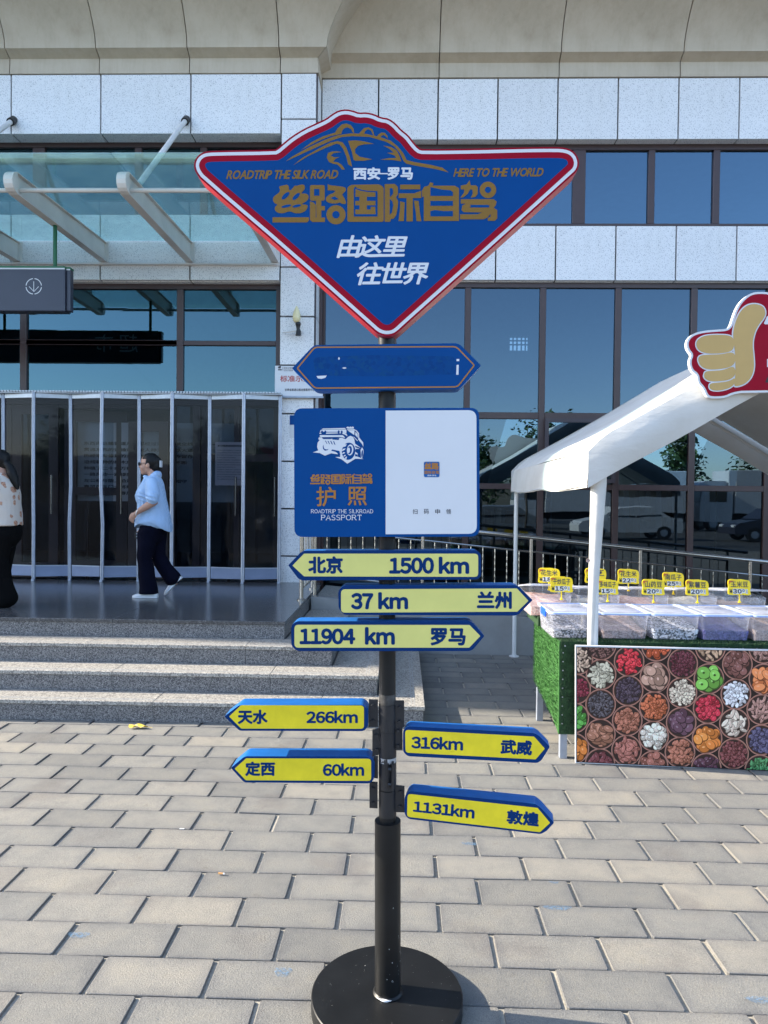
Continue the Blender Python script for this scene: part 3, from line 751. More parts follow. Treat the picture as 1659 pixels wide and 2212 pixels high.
plq = thing('wall_plaque', 'white plaque with red and black characters on the pillar behind the blue blank arrow sign', 'plaque', (-1.3, 8.9, 3.0))
pp = Plane(0, 8.90)
A, B = at(594, 790, 8.90), at(697, 856, 8.90)
MB().bbox((A.x, 8.90, B.z), (B.x, 8.925, A.z), .002).build('plate', M['white_film'], plq)
MB().box((A.x - .01, 8.885, B.z - .022), (B.x + .01, 8.93, B.z - .001)).build('ledge', M['alu_dull'], plq)
text('lettering', '标准示范服务', [(605, 811), (704, 825)], pp, .001, M['txt_red'], plq, bold=.02, raw=True)
text('lettering', '甘肃省高速公路运营服务中心', [(615, 839), (680, 845)], pp, .001, M['txt_grey'], plq, bold=.02, raw=True)
flat('emblem', [xf(q, 600, 790.5, .1) for q in ([(0, 40), (20, 10), (60, 0), (75, 20), (60, 45), (70, 55), (20, 55)], [(5, 70), (85, 70), (85, 95), (5, 95)], [(105, 20), (112, 20), (112, 95), (105, 95)])] , pp, .001, M['txt_grey'], plq)
text('lettering', '服务区管理', [(613, 793), (633, 797)], pp, .001, M['txt_grey'], plq, raw=True)
text('lettering', '优质文明服务', [(613, 798), (633, 802)], pp, .001, M['txt_grey'], plq, raw=True)
stk = thing('wall_sticker', 'small white and blue sticker on the pillar beside the passport board', 'sticker', (-1.45, 8.93, 2.3))
MB().box((at(626, 900, 8.94).x, 8.938, at(626, 946, 8.94).z), (at(636, 900, 8.94).x, 8.942, at(626, 918, 8.94).z)).build('sheet', M['paper'], stk)
MB().box((at(626, 900, 8.94).x, 8.938, at(626, 917.5, 8.94).z), (at(636, 900, 8.94).x, 8.942, at(626, 897, 8.94).z)).build('sheet', M['blue'], stk)

# ------------------------------------------------------------------ stainless railing on the ramp
rail = thing('ramp_railing', 'stainless steel railing with twisted balusters descending along the ramp behind the signpost', 'railing', (2, 7.83, .5))
YY = 7.83
RX = [-.95 + 1.19 * i for i in range(6)]
def tz(x): return 1.50 - .092 * (x + .95)
MB().tube([(RX[0] - .0, YY, tz(RX[0])), (RX[-1] + .3, YY, tz(RX[-1] + .3))], .025, 14).build('handrail', M['stainless'], rail, 40)
for x in RX:
    MB().tube([(x, YY, rz(x) - .01), (x, YY, tz(x) - .012)], .021, 12).build('post', M['stainless'], rail, 40)
    MB().lathe([(.045, 0), (.045, .012), (.024, .02)], (x, YY, rz(x) - .004), 16).build('post_base', M['stainless'], rail)
for x0, x1 in zip(RX, RX[1:]):
    for off in (-.155, -.66):
        MB().tube([(x0 + .02, YY, tz(x0) + off), (x1 - .02, YY, tz(x1) + off)], .011, 8).build('rail', M['stainless'], rail, 40)
    for k in range(1, 9):
        x = x0 + (x1 - x0) * k / 9; z0, z1 = tz(x) - .65, tz(x) - .165
        n_ = 14; MB().tube([(x, YY, z0 + (z1 - z0) * t / n_) for t in range(n_ + 1)], [(.0068 if t % 2 else .0048) for t in range(n_ + 1)], 6).build('baluster', M['stainless'], rail)
rl2 = thing('platform_railing', 'short stainless steel railing at the right edge of the entrance platform', 'railing', (-1.03, 7.6, .62))
for yy in (7.38, 8.3):
    MB().tube([(-1.035, yy, .62), (-1.035, yy, 1.48)], .021, 12).build('post', M['stainless'], rl2, 40)
    MB().lathe([(.045, 0), (.045, .012), (.024, .02)], (-1.035, yy, .6205), 16).build('post_base', M['stainless'], rl2)
MB().tube([(-1.035, 7.36, 1.50), (-1.035, 8.80, 1.50)], .025, 14).build('handrail', M['stainless'], rl2, 40)
for k in range(1, 7):
    MB().tube([(-1.035, 7.38 + .92 * k / 7, .75), (-1.035, 7.38 + .92 * k / 7, 1.33)], .006, 6).build('baluster', M['stainless'], rl2)
for z in (.74, 1.34): MB().tube([(-1.035, 7.39, z), (-1.035, 8.29, z)], .011, 8).build('rail', M['stainless'], rl2)
# ================================================================== THE SIGNPOST
m, nt, b = nodes('patchy_worn_paint'); v = coords(nt)
nt.links.new(ramp(nt, noise(nt, v, 45, 3), [(.46, (.02, .02, .022)), (.52, (.40, .40, .40))]), b.inputs['Base Color']); b.inputs['Roughness'].default_value = .6; M['band'] = m
sp = thing('signpost', 'tall black signpost carrying a large blue triangular sign, a passport board and yellow distance arrows', 'signpost', (-.03, 2.33, 0))
PC = Vector((-.030, 2.33, 0))
MB().lathe([(.247, .0), (.251, .004), (.251, .048), (.248, .0505), (.0, .0505)], PC, 72).build('base_disc', M['black_steel'], sp, 30)
def pole_at(v, y=2.33, u=837.5): return at(u - (v - 1437) * -.0018 + 0, v, y)
zt = at(838, 1772, 2.33).z; p0, p1 = at(837.8, 2128, 2.33), at(837.5, 1772, 2.33)
p0.z = .048
MB().tube([p0, p1], .0430, 40).build('lower_pole', M['black_steel'], sp, 40)
MB().lathe([(.049, 0), (.050, .004), (.044, .010)], (p0.x, p0.y, .0495), 32).build('weld_seam', M['black_steel'], sp, 40)
MB().tube([p0 + Vector((.0475 * math.sin(t), -.0475 * math.cos(t), .006)) for t in [math.radians(-52 + 8 * k) for k in range(10)]], [.001, .002, .002, .003, .0045, .005, .0045, .003, .002, .001], 6).build('weld_chip', M['paper'], sp, True)
MB().tube([at(837.5, 1779, 2.33), at(835, 700, 2.33)], .0272, 36).build('upper_pole', M['black_steel'], sp, 40)
MB().tube([at(837.2, 1653, 2.33), at(837.1, 1634, 2.33)], .0288, 32).build('worn_band', M['band'], sp, 40)
MB().tube([at(836.9, 1519.6, 2.33), at(836.8, 1498, 2.33)], .0276, 32).build('scuffed_band', plain('scuffed_black', (.035, .034, .033), .5, 0, .9, 30), sp, 40)
def board(name, outline, plane, th, mats, label=None):
    """a box sign: front face, back face and a painted rim"""
    f = [plane.hit(u, v) for u, v in outline]; b_ = [p - plane.n * th for p in f]; n = len(f)
    nr = Vector((0, 0, 0))
    for i in range(n): nr += f[i].cross(f[(i + 1) % n])
    if nr.dot(plane.n) < 0: f = f[::-1]; b_ = b_[::-1]
    m_ = MB(); m_.add(f + b_, [tuple(range(n)), tuple(range(2 * n - 1, n - 1, -1))]); m_.cur = 1
    m_.f += [(i, i + n, (i + 1) % n + n, (i + 1) % n) for i in range(n)]; m_.mi += [1] * n
    o = m_.build(name, mats, sp, 35)
    if label: o['label'] = label
    return o
F1 = Plane(0, 2.272, 0.0)
# --- the large triangular sign
out = [(461, 325.4), (442.5, 327.4), (430.8, 333.2), (423, 342), (419, 352.8), (419.4, 363.5), (423.9, 375.2), (434.7, 388.9), (620.2, 547.1), (806.9, 714), (816, 721), (828, 725.5), (838.3, 726.2), (850, 724), (860, 718), (876, 703),
       (1060, 539), (1237.6, 378), (1246, 370), (1250.5, 360), (1251, 348), (1246, 334.5), (1236, 324.5), (1221, 319), (1202.4, 317.5), (1132.1, 318.2), (1026.7, 321), (914.1, 322.4), (905.3, 320), (893, 305.9), (882.5, 291.8), (866.7, 279.5), (856.1, 267.2), (840.3, 255.6), (822.7, 253.2), (808.7, 246.1), (791.1, 242.3), (775.3, 243.3),
       (764.7, 239.1), (748.9, 235.6), (731.3, 238), (717.2, 246.1), (703.2, 256.7), (680.8, 266.8), (655.4, 278.6), (630, 294.2), (608.5, 311.8), (598.7, 320.6), (592.9, 323.5)]
def densify(p, d=9):
    q = []
    for i in range(len(p)):
        a, b_ = p[i], p[(i + 1) % len(p)]; n = max(1, int(math.hypot(b_[0] - a[0], b_[1] - a[1]) / d))
        q += [(a[0] + (b_[0] - a[0]) * k / n, a[1] + (b_[1] - a[1]) * k / n) for k in range(n)]
    return q
oc = chaikin(out, 1)
big = board('main_sign', oc, F1, .075, [M['red'], M['red_side']], 'large blue triangular sign with red and white border and a gold car outline')
def ring_inset(p, d):
    """inset that drops points which would land nearer the outline than d"""
    q = inset(p, d); keep = []
    for x, y in q:
        dm = 1e9
        for i in range(len(p)):
            ax, ay = p[i]; bx, by = p[(i + 1) % len(p)]; dx, dy = bx - ax, by - ay; L2 = dx * dx + dy * dy
            t = 0 if L2 == 0 else max(0, min(1, ((x - ax) * dx + (y - ay) * dy) / L2))
            dm = min(dm, math.hypot(x - ax - t * dx, y - ay - t * dy))
        if dm > d * .93: keep.append((x, y))
    return keep
oc2 = densify(oc, 12)
flat('white_border', [ring_inset(oc2, 4.0)], F1, .0008, M['white_film'], big)
flat('red_border', [ring_inset(oc2, 11.2)], F1, .0012, M['red'], big)
flat('blue_face', [ring_inset(oc2, 24.0)], F1, .0016, M['blue'], big)
# gold outline of a car
def cz(p): return xf(p, 594.05, 259.2, .2409)
car = [[(100, 372), (150, 333), (200, 305), (300, 250), (450, 180), (560, 140), (680, 122), (820, 128), (950, 158), (1040, 190), (1100, 240), (1150, 300), (1180, 362), (1250, 380), (1400, 405), (1500, 430), (1555, 472), (1450, 445), (1250, 410), (1180, 395), (1155, 375), (1120, 300), (1070, 240), (1000, 200), (850, 155), (700, 148), (600, 155), (500, 190), (300, 280), (170, 340)],
       [(232, 275), (330, 200), (430, 150), (540, 115), (560, 80), (600, 42), (640, 34), (680, 48), (705, 82), (710, 122), (697, 115), (683, 85), (650, 68), (620, 78), (602, 100), (595, 128), (500, 147), (400, 187), (300, 238)],
       [(750, 130), (775, 100), (800, 75), (840, 68), (875, 88), (893, 148), (880, 138), (862, 98), (832, 85), (808, 103), (797, 137)],
       [(905, 164), (925, 135), (955, 115), (985, 118), (1008, 145), (1012, 172), (999, 155), (975, 136), (952, 146), (942, 174)],
       [(165, 408), (250, 340), (400, 255), (500, 205), (560, 192), (605, 202), (640, 250), (670, 330), (692, 422), (655, 400), (640, 330), (610, 260), (580, 222), (550, 215), (450, 255), (300, 325)],
       [(598, 290), (550, 283), (510, 285), (475, 298), (465, 340), (485, 380), (520, 395), (560, 402), (590, 430), (597, 447), (628, 447), (600, 405), (565, 383), (522, 376), (545, 350), (580, 335), (530, 337), (500, 322), (525, 300)],
       [(655, 190), (720, 185), (800, 195), (888, 217), (800, 221), (745, 235), (718, 265), (720, 300), (760, 332), (872, 355), (800, 368), (720, 368), (705, 360), (690, 290)],
       [(970, 232), (1040, 245), (1090, 275), (1115, 320), (1132, 373), (1060, 362), (942, 358), (1020, 345), (1087, 343), (1073, 322), (1005, 297), (1064, 295), (1028, 262)]]
flat('car_outline', [cz(p) for p in car], F1, .0020, M['gold'], big, .00002)
# the block-letter title 丝路国际自驾
G = [chaikin([(95, 80), (108, 76), (128, 72), (150, 66), (163, 80), (162, 100), (172, 108), (190, 90), (200, 74), (222, 74), (245, 66), (268, 68), (272, 92), (258, 112), (244, 128), (275, 126), (297, 140), (294, 165), (275, 184), (245, 200), (288, 203), (289, 222), (276, 245), (245, 260), (205, 262), (178, 250), (160, 248), (125, 262), (85, 258), (66, 238), (68, 218), (88, 202), (62, 192), (52, 168), (62, 145), (92, 125), (104, 108)], 1),
     [(52, 288), (298, 288), (298, 308), (290, 320), (278, 323), (52, 323)],
     roundpoly(rect(305, 70, 405, 176), 12), [(345, 170), (382, 170), (382, 212), (406, 212), (406, 242), (382, 242), (382, 290), (406, 290), (406, 320), (320, 320), (305, 306), (305, 180), (330, 188), (344, 204), (345, 290), (349, 290)],
     chaikin([(425, 62), (425, 62), (440, 72), (490, 76), (543, 84), (550, 105), (528, 128), (522, 136), (540, 160), (552, 198), (520, 198), (508, 186), (485, 196), (440, 194), (412, 178), (414, 152), (440, 132), (462, 126), (482, 106), (425, 106), (425, 106)], 1), ell(481, 271, 65, 65, 32),
     roundpoly([(558, 85), (585, 68), (775, 65), (804, 85), (804, 319), (558, 319)], 14),
     roundpoly([(810, 64), (878, 62), (900, 82), (900, 135), (886, 152), (902, 178), (900, 212), (890, 270), (872, 298), (850, 300), (850, 319), (810, 319)], 8),
     rect(915, 67, 1051, 99), [(905, 126), (1010, 126), (1058, 108), (1058, 158), (905, 158)], rect(958, 155, 1001, 316), [(915, 180), (946, 188), (940, 314), (904, 314), (914, 230)], [(1008, 175), (1040, 178), (1048, 250), (1058, 315), (1026, 315), (1020, 250)],
     [(1062, 110), (1078, 82), (1106, 74), (1118, 52), (1140, 56), (1136, 74), (1285, 75), (1313, 92), (1313, 313), (1075, 313), (1075, 148), (1064, 152)],
     [(1325, 74), (1365, 66), (1386, 38), (1392, 72), (1428, 72), (1440, 84), (1440, 130), (1424, 150), (1392, 156), (1406, 130), (1404, 102), (1388, 100), (1372, 130), (1344, 152), (1322, 156), (1346, 124), (1350, 100), (1325, 100)], ell(1509, 103, 56, 56, 32),
     [(1325, 166), (1548, 166), (1568, 182), (1562, 205), (1548, 224), (1572, 240), (1572, 296), (1556, 312), (1508, 312), (1508, 292), (1526, 286), (1526, 266), (1506, 290), (1480, 302), (1320, 302), (1320, 268), (1440, 268), (1470, 256), (1345, 254), (1330, 240), (1336, 208), (1360, 196), (1325, 196)]]
GH = [ell(140, 143, 34, 14, 16, -.75), ell(212, 148, 32, 13, 16, -.75), ell(145, 213, 34, 9, 14, -.2), ell(215, 212, 30, 9, 14, -.2), rect(333, 97, 369, 142), roundpoly([(444, 158), (472, 146), (500, 166), (472, 172)], 4), ell(481, 271, 25, 25, 24),
      [(612, 80), (622, 92), (660, 104), (700, 110), (762, 112), (762, 283), (602, 283), (602, 96)],
      [(845, 92), (862, 92), (868, 110), (866, 132), (846, 152)], [(845, 165), (862, 180), (868, 205), (860, 255), (845, 272)],
      [(1120, 84), (1200, 102), (1255, 106), (1272, 118), (1272, 144), (1120, 144)], rect(1120, 178, 1272, 211), [(1120, 247), (1150, 240), (1210, 247), (1272, 246), (1272, 282), (1120, 282)], ell(1509, 103, 21, 21, 20),
      [(1385, 205), (1510, 205), (1520, 212), (1515, 222), (1385, 222), (1395, 212)], ]
GI = [[(614, 96), (640, 108), (700, 118), (748, 120), (748, 150), (690, 150), (690, 178), (748, 178), (748, 208), (690, 208), (690, 236), (716, 236), (716, 218), (746, 218), (750, 268), (612, 268), (612, 236), (640, 236), (640, 208), (612, 208), (612, 178), (640, 178), (640, 150), (612, 150)]]
def title(par, plane, out, fx, gold, blue, st_=.00002):
    flat('title_characters', [fx(p) for p in G], plane, out, gold, par, st_)
    flat('title_characters', [fx(p) for p in GH], plane, out + .0005, blue, par, st_)
    flat('title_characters', [fx(p) for p in GI], plane, out + .0009, gold, par)
title(big, F1, .0022, lambda p: xf(p, 572.44, 378.03, .3190), M['gold'], M['blue'])
text('lettering', '西安', [(763, 362), (822, 389)], F1, .0022, M['white_film'], big, bold=.045, raw=True)
text('lettering', '罗马', [(837, 362), (892, 389)], F1, .0022, M['white_film'], big, bold=.045, raw=True)
flat('lettering', [rect(820, 374.5, 838, 377)], F1, .0022, M['white_film'], big)
def brush(s, x0, x1, y0, y1, yslope=0):
    text('lettering', s, [(x0, y0), (x1, y0 + yslope), (x1, y1 + yslope), (x0, y1)], F1, .0022, M['gold'], big, bold=.03, gap=.045, full=False, space=.26, shear=.32)
brush('ROADTRIP THE SILK ROAD', 489, 731, 368.5, 388, -1); brush('HERE TO THE WORLD', 979, 1174, 364, 383, -1)
text('lettering', '由这里', [(729, 508), (881, 509), (878, 556), (727, 558)], F1, .0022, M['white_film'], big, bold=.024, raw=False, gap=-.02, full=False, shear=.2)
text('lettering', '往世界', [(772, 567), (927, 566), (924, 615), (770, 617)], F1, .0022, M['white_film'], big, bold=.024, raw=False, gap=-.02, full=False, shear=.2)
# --- blank blue arrow board
def z2p(p): return xf(p, 594.05, 712.9, .3092)
b2 = board('arrow_board', z2p(roundpoly([(118, 268), (272, 105), (1283, 92), (1440, 248), (1290, 412), (278, 421)], [12, 30, 30, 12, 30, 30])), F1, .075, [M['blue'], M['blue_side']], 'blue double-ended arrow board with an orange outline')
a_ = z2p(roundpoly([(150, 268), (276, 116), (1268, 112), (1398, 246), (1277, 402), (276, 411)], [12, 25, 25, 12, 25, 25]))
flat('orange_line', [a_], F1, .0008, M['orange_gold'], b2)
flat('blue_face', [ring_inset(densify(a_, 6), 2.9)], F1, .0012, M['blue'], b2)
flat('remnant_and_mosaic', [z2p(q) for q in ([(1268, 203), (1287, 203), (1287, 218), (1268, 218)], [(1268, 245), (1283, 243), (1282, 313), (1266, 313)], [(290, 322), (362, 318), (352, 334), (325, 342), (300, 338)], ell(447, 200, 6, 9, 12), ell(485, 266, 14, 5, 14))], F1, .0016, M['white_film'], b2, .00002)
mm, nt, b = nodes('blue_mosaic_patch'); v = coords(nt)  # mottling that stands for the mosaic blur over the logo
vv = N(nt, 'TexVoronoi'); nt.links.new(v, vv.inputs['Vector']); vv.inputs['Scale'].default_value = 90
spc = N(nt, 'SeparateColor'); nt.links.new(vv.outputs['Color'], spc.inputs[0])
nt.links.new(ramp(nt, spc.outputs[0], [(0, (.0005, .040, .165)), (.5, (.0005, .050, .20)), (1, (.003, .055, .17))]), b.inputs['Base Color']); b.inputs['Specular IOR Level'].default_value = .1; b.inputs['Roughness'].default_value = .35
flat('remnant_and_mosaic', [z2p(roundpoly([(265, 190), (700, 175), (1255, 185), (1262, 310), (700, 325), (285, 318)], 30))], F1, .0014, mm, b2)
# --- passport board
b3 = board('passport_board', roundpoly([(635, 882), (1035, 881), (1036, 1159), (636, 1160)], 19, 6), F1, .06, [M['blue'], M['blue_side']], 'rounded blue and white board with a white car drawing and PASSPORT text')
flat('white_panel', [roundpoly([(833, 887), (1029, 886), (1030, 1153), (833, 1154)], [.1, 18, 18, .1], 6)], F1, .0010, M['white_film'], b3)
title(b3, F1, .0012, lambda p: [(670.4 + (x - 52) * .08827, 1022.1 + (y - 38) * .0835) for x, y in p], M['orange_gold'], M['blue'])
text('lettering', '护', z2p([(288, 1095), (425, 1232)]), F1, .0012, M['orange_gold'], b3, bold=.012, raw=True)
text('lettering', '照', z2p([(508, 1095), (642, 1226)]), F1, .0012, M['orange_gold'], b3, bold=.012, raw=True)
# serif capitals drawn from strokes
SER = {'P': [[(0, 0), (0, 10)], [(0, 10), (4.5, 10), (6, 8.8), (6, 6.5), (4.5, 5), (0, 5)]], 'A': [[(0, 0), (3.6, 10), (7.2, 0)], [(1.3, 3.5), (6, 3.5)]], 'S': [[(5.6, 8.6), (4, 10), (1.6, 10), (.2, 8.6), (.4, 6.6), (5.2, 4.0), (5.9, 2), (4.4, .1), (1.5, 0), (0, 1.6)]],
       'O': [[(4 + 4 * math.cos(k * PI / 8), 5 + 5 * math.sin(k * PI / 8)) for k in range(17)]], 'R': [[(0, 0), (0, 10)], [(0, 10), (4.5, 10), (6, 8.8), (6, 6.6), (4.5, 5.2), (0, 5.2)], [(3, 5.2), (6.8, 0)]], 'T': [[(3.5, 0), (3.5, 10)], [(0, 10), (7, 10)]],
       'D': [[(0, 0), (0, 10)], [(0, 10), (3.5, 10), (6.6, 7.8), (7, 5), (6.6, 2.2), (3.5, 0), (0, 0)]], 'I': [[(1.2, 0), (1.2, 10)]], 'H': [[(0, 0), (0, 10)], [(7, 0), (7, 10)], [(0, 5.2), (7, 5.2)]], 'E': [[(0, 0), (0, 10)], [(0, 10), (5.6, 10)], [(0, 5.2), (4.4, 5.2)], [(0, 0), (5.8, 0)]],
       'L': [[(0, 0), (0, 10)], [(0, 0), (5.4, 0)]], 'K': [[(0, 0), (0, 10)], [(6.4, 10), (0, 3.8)], [(2.6, 5.8), (7, 0)]]}
FEET = {'P': [0], 'A': [0, 7.2], 'R': [0, 6.8], 'T': [3.5], 'H': [0, 7], 'I': [1.2], 'K': [0, 7]}
def seriftext(s, x0, x1, y0, y1, w, plane, out, mat, par):
    x = 0; pol = []
    for ch in s:
        if ch == ' ': x += 4; continue
        for st_ in SER[ch]: pol.append([(px_ + x, py_) for px_, py_ in stroke(st_, w)])
        for f_ in FEET.get(ch, []): pol.append([(x + f_ - 1.5, -.35), (x + f_ + 1.5, -.35), (x + f_ + 1.5, .35), (x + f_ - 1.5, .35)])
        if ch in 'PRHKDI': pol.append([(x + (1.2 if ch == 'I' else 0) - 1.2, 9.65), (x + (1.2 if ch == 'I' else 0) + 1.2, 9.65), (x + (1.2 if ch == 'I' else 0) + 1.2, 10.35), (x + (1.2 if ch == 'I' else 0) - 1.2, 10.35)])
        if ch == 'H': pol.append([(x + 5.6, 9.65), (x + 8.4, 9.65), (x + 8.4, 10.35), (x + 5.6, 10.35)])
        if ch == 'T': pol += [[(x, 8), (x + .7, 8), (x + .7, 10), (x, 10)], [(x + 6.3, 8), (x + 7, 8), (x + 7, 10), (x + 6.3, 10)]]
        x += max(p_[0] for st_ in SER[ch] for p_ in st_) + 2.4
    x -= 2.4
    flat('lettering', [[(x0 + px_ / x * (x1 - x0), y1 - py_ / 10 * (y1 - y0)) for px_, py_ in q] for q in pol], plane, out, mat, par, .000004)
seriftext('ROADTRIP THE SILKROAD', 672.5, 805.5, 1100.6, 1108.2, 1.3, F1, .0012, M['white_film'], b3)
seriftext('PASSPORT', 694.5, 781, 1112.6, 1123.2, 1.2, F1, .0012, M['white_film'], b3)
for ch, x in zip('扫码申领', (891.5, 915.5, 940, 963.5)):
    text('lettering', ch, [(x, 1099.5), (x + 10.5, 1110.5)], F1, .0014, M['txt_grey'], b3, bold=.008, raw=True)
flat('emblem', [z2p(roundpoly(rect(1035, 915, 1154, 1033), 14))], F1, .0012, M['paper'], b3)
flat('emblem', [z2p(roundpoly(rect(1040, 920, 1149, 1028), 12))], F1, .0014, M['blue_side'], b3)
text('lettering', '丝路', z2p([(1044, 926), (1145, 976)]), F1, .0016, M['orange_gold'], b3, bold=.05, raw=True)
text('lettering', '国际自驾', z2p([(1044, 982), (1145, 1006)]), F1, .0016, M['orange_gold'], b3, bold=.03, raw=True)
text('lettering', '西安-罗马', z2p([(1065, 1011), (1126, 1022)]), F1, .0016, M['white_film'], b3, bold=.03, raw=True)
# white drawing of an off-road car
def jz(p): return xf(p, 648.06, 891.1, .11229)
W_ = [[(420, 325), (440, 308), (860, 298), (885, 320), (430, 326)], [(395, 345), (410, 333), (885, 328), (895, 345), (890, 410), (830, 380), (825, 400), (500, 410), (500, 375), (385, 378)], [(370, 395), (400, 385), (420, 408), (380, 412)],
      [(375, 455), (390, 435), (820, 436), (845, 455), (868, 490), (780, 470), (400, 475)], [(355, 500), (365, 478), (425, 480), (430, 500), (590, 510), (760, 488), (800, 486), (880, 515), (930, 465), (975, 448), (1020, 470), (1045, 520), (1060, 600), (1170, 680), (1060, 640), (1065, 670), (1150, 700), (1070, 700), (1060, 750), (1110, 790), (1110, 850), (1220, 895), (1065, 890), (910, 985), (800, 900), (680, 857), (775, 855), (750, 740), (700, 745), (730, 805), (600, 785), (480, 830), (380, 780), (250, 768), (350, 730), (330, 660), (340, 580), (380, 530), (355, 515)],
      [(885, 290), (905, 280), (910, 270), (960, 285), (965, 268), (1000, 285), (1010, 268), (1040, 285), (1030, 310), (920, 310)], [(895, 318), (1040, 320), (1095, 350), (1135, 400), (1138, 480), (1215, 575), (1220, 660), (1195, 610), (1120, 520), (1120, 420), (1080, 360), (1050, 340), (910, 330)],
      [(910, 340), (1050, 342), (1045, 435)], [(1070, 370), (1110, 420), (1112, 490), (1060, 430)], [(1030, 460), (1112, 540), (1105, 552), (1030, 475)], [(1165, 720), (1195, 670), (1222, 720), (1222, 780), (1195, 880), (1175, 870), (1170, 780)], [(820, 372), (905, 425), (912, 458), (860, 425), (815, 410)]]
B_ = [ell(425, 378, 20, 32, 16), ell(488, 378, 20, 32, 16), ell(745, 375, 20, 32, 16), ell(803, 378, 20, 32, 16), rect(440, 372, 760, 384), [(480, 540), (498, 545), (528, 605), (515, 602)], [(530, 545), (548, 548), (578, 610), (562, 608)], [(582, 548), (602, 550), (632, 615), (612, 612)], [(637, 552), (655, 553), (684, 622), (665, 618)],
      [(455, 618), (438, 650), (445, 700), (480, 735), (530, 725), (552, 700), (520, 712), (480, 705), (460, 680), (452, 645)], [(440, 500), (600, 500), (590, 512), (450, 512)], [(630, 500), (760, 492), (745, 530), (620, 520)],
      ell(935, 745, 128, 165, 40, .12), [(620, 712), (760, 740), (780, 830), (690, 760), (600, 735)], ell(1196, 790, 15, 70, 16, .1), [(1060, 800), (1105, 810), (1110, 850), (1060, 840)]]
WW_ = [ell(965, 720, 62, 105, 28, .1)]; BB_ = [ell(955, 725, 45, 80, 24, .1)]; WWW = [ell(935, 730, 28, 55, 20, .1)]
treads = [[(795, 690), (820, 620), (900, 610), (880, 650), (820, 670)], [(795, 740), (830, 700), (880, 690), (860, 720), (820, 740)], [(805, 800), (830, 765), (870, 765), (850, 790)], [(830, 850), (850, 820), (885, 815), (870, 840)], [(820, 600), (860, 565), (945, 562), (930, 580), (870, 585)], [(860, 880), (885, 850), (905, 850), (890, 900)]]
flat('car_drawing', [jz(p) for p in W_], F1, .0012, M['white_film'], b3, .00001)
flat('car_drawing', [jz(p) for p in B_], F1, .0015, M['blue'], b3, .00001)
flat('car_drawing', [jz(p) for p in WW_ + treads], F1, .0018, M['white_film'], b3, .00001)
flat('car_drawing', [jz(p) for p in BB_], F1, .0020, M['blue'], b3)
flat('car_drawing', [jz(p) for p in WWW], F1, .0022, M['white_film'], b3)
# --- three long arrows
def s5(p): return xf(p, 621.05, 1107.1, .35808)
def arrow(nm_label, front, panel_, plane, th, texts, ycol, conv, rad=16):
    o = board('arrow_sign', conv(front), plane, th, [M['blue_side'] if False else M['navy'], M['blue_side']], nm_label)
    flat('yellow_face', [conv(panel_)], plane, .0010, ycol, o)
    for s, q, kw in texts:
        text('lettering', s, conv(q), plane, .0014, M['navy'], o, **kw)
    return o
CJK = dict(bold=.046, raw=True); NUM = dict(bold=.050, gap=.07, space=.20)
arrow('pale yellow arrow pointing left reading 北京 1500 km', roundpoly([(4, 318), (80, 240), (100, 230), (1140, 228), (1168, 250), (1168, 385), (1145, 404), (85, 410), (62, 396)], [6, 14, 10, 12, 18, 18, 12, 12, 10]),
      roundpoly([(30, 320), (100, 248), (1150, 248), (1150, 388), (100, 385)], [4, 4, 22, 22, 4]), F1, .07, [('北京', [(125, 263), (334, 263), (334, 369), (125, 369)], CJK), ('1500', [(613, 271), (884, 269), (884, 370), (613, 370)], NUM), ('km', [(912, 266), (1096, 268), (1096, 370), (912, 370)], NUM)], M['yellow_pale'], s5)
arrow('pale yellow arrow pointing right reading 37 km 兰州', roundpoly([(306, 470), (340, 441), (1372, 438), (1395, 446), (1479, 528), (1395, 614), (1372, 622), (342, 617), (308, 580)], [20, 14, 10, 10, 6, 10, 10, 14, 20]),
      roundpoly([(323, 463), (1384, 458), (1453, 532), (1386, 598), (323, 604)], [24, 4, 4, 4, 24]), F1, .07, [('37', [(383, 484), (518, 485), (518, 585), (383, 585)], NUM), ('km', [(547, 480), (728, 482), (728, 583), (547, 583)], NUM), ('兰州', [(1142, 475), (1353, 475), (1353, 582), (1142, 582)], CJK)], M['yellow_pale'], s5)
arrow('pale yellow arrow pointing right reading 11904 km 罗马', roundpoly([(22, 680), (55, 656), (1095, 655), (1115, 663), (1188, 745), (1120, 826), (1098, 836), (60, 836), (22, 805)], [20, 14, 10, 10, 6, 10, 10, 14, 20]),
      roundpoly([(42, 677), (1098, 678), (1163, 745), (1096, 815), (42, 815)], [24, 4, 4, 4, 24]), F1, .075, [('11904', [(73, 698), (409, 698), (409, 796), (73, 796)], dict(bold=.050, gap=.06)), ('km', [(467, 690), (648, 692), (648, 797), (467, 797)], NUM), ('罗马', [(862, 696), (1075, 696), (1075, 802), (862, 802)], CJK)], M['yellow_pale'], s5)
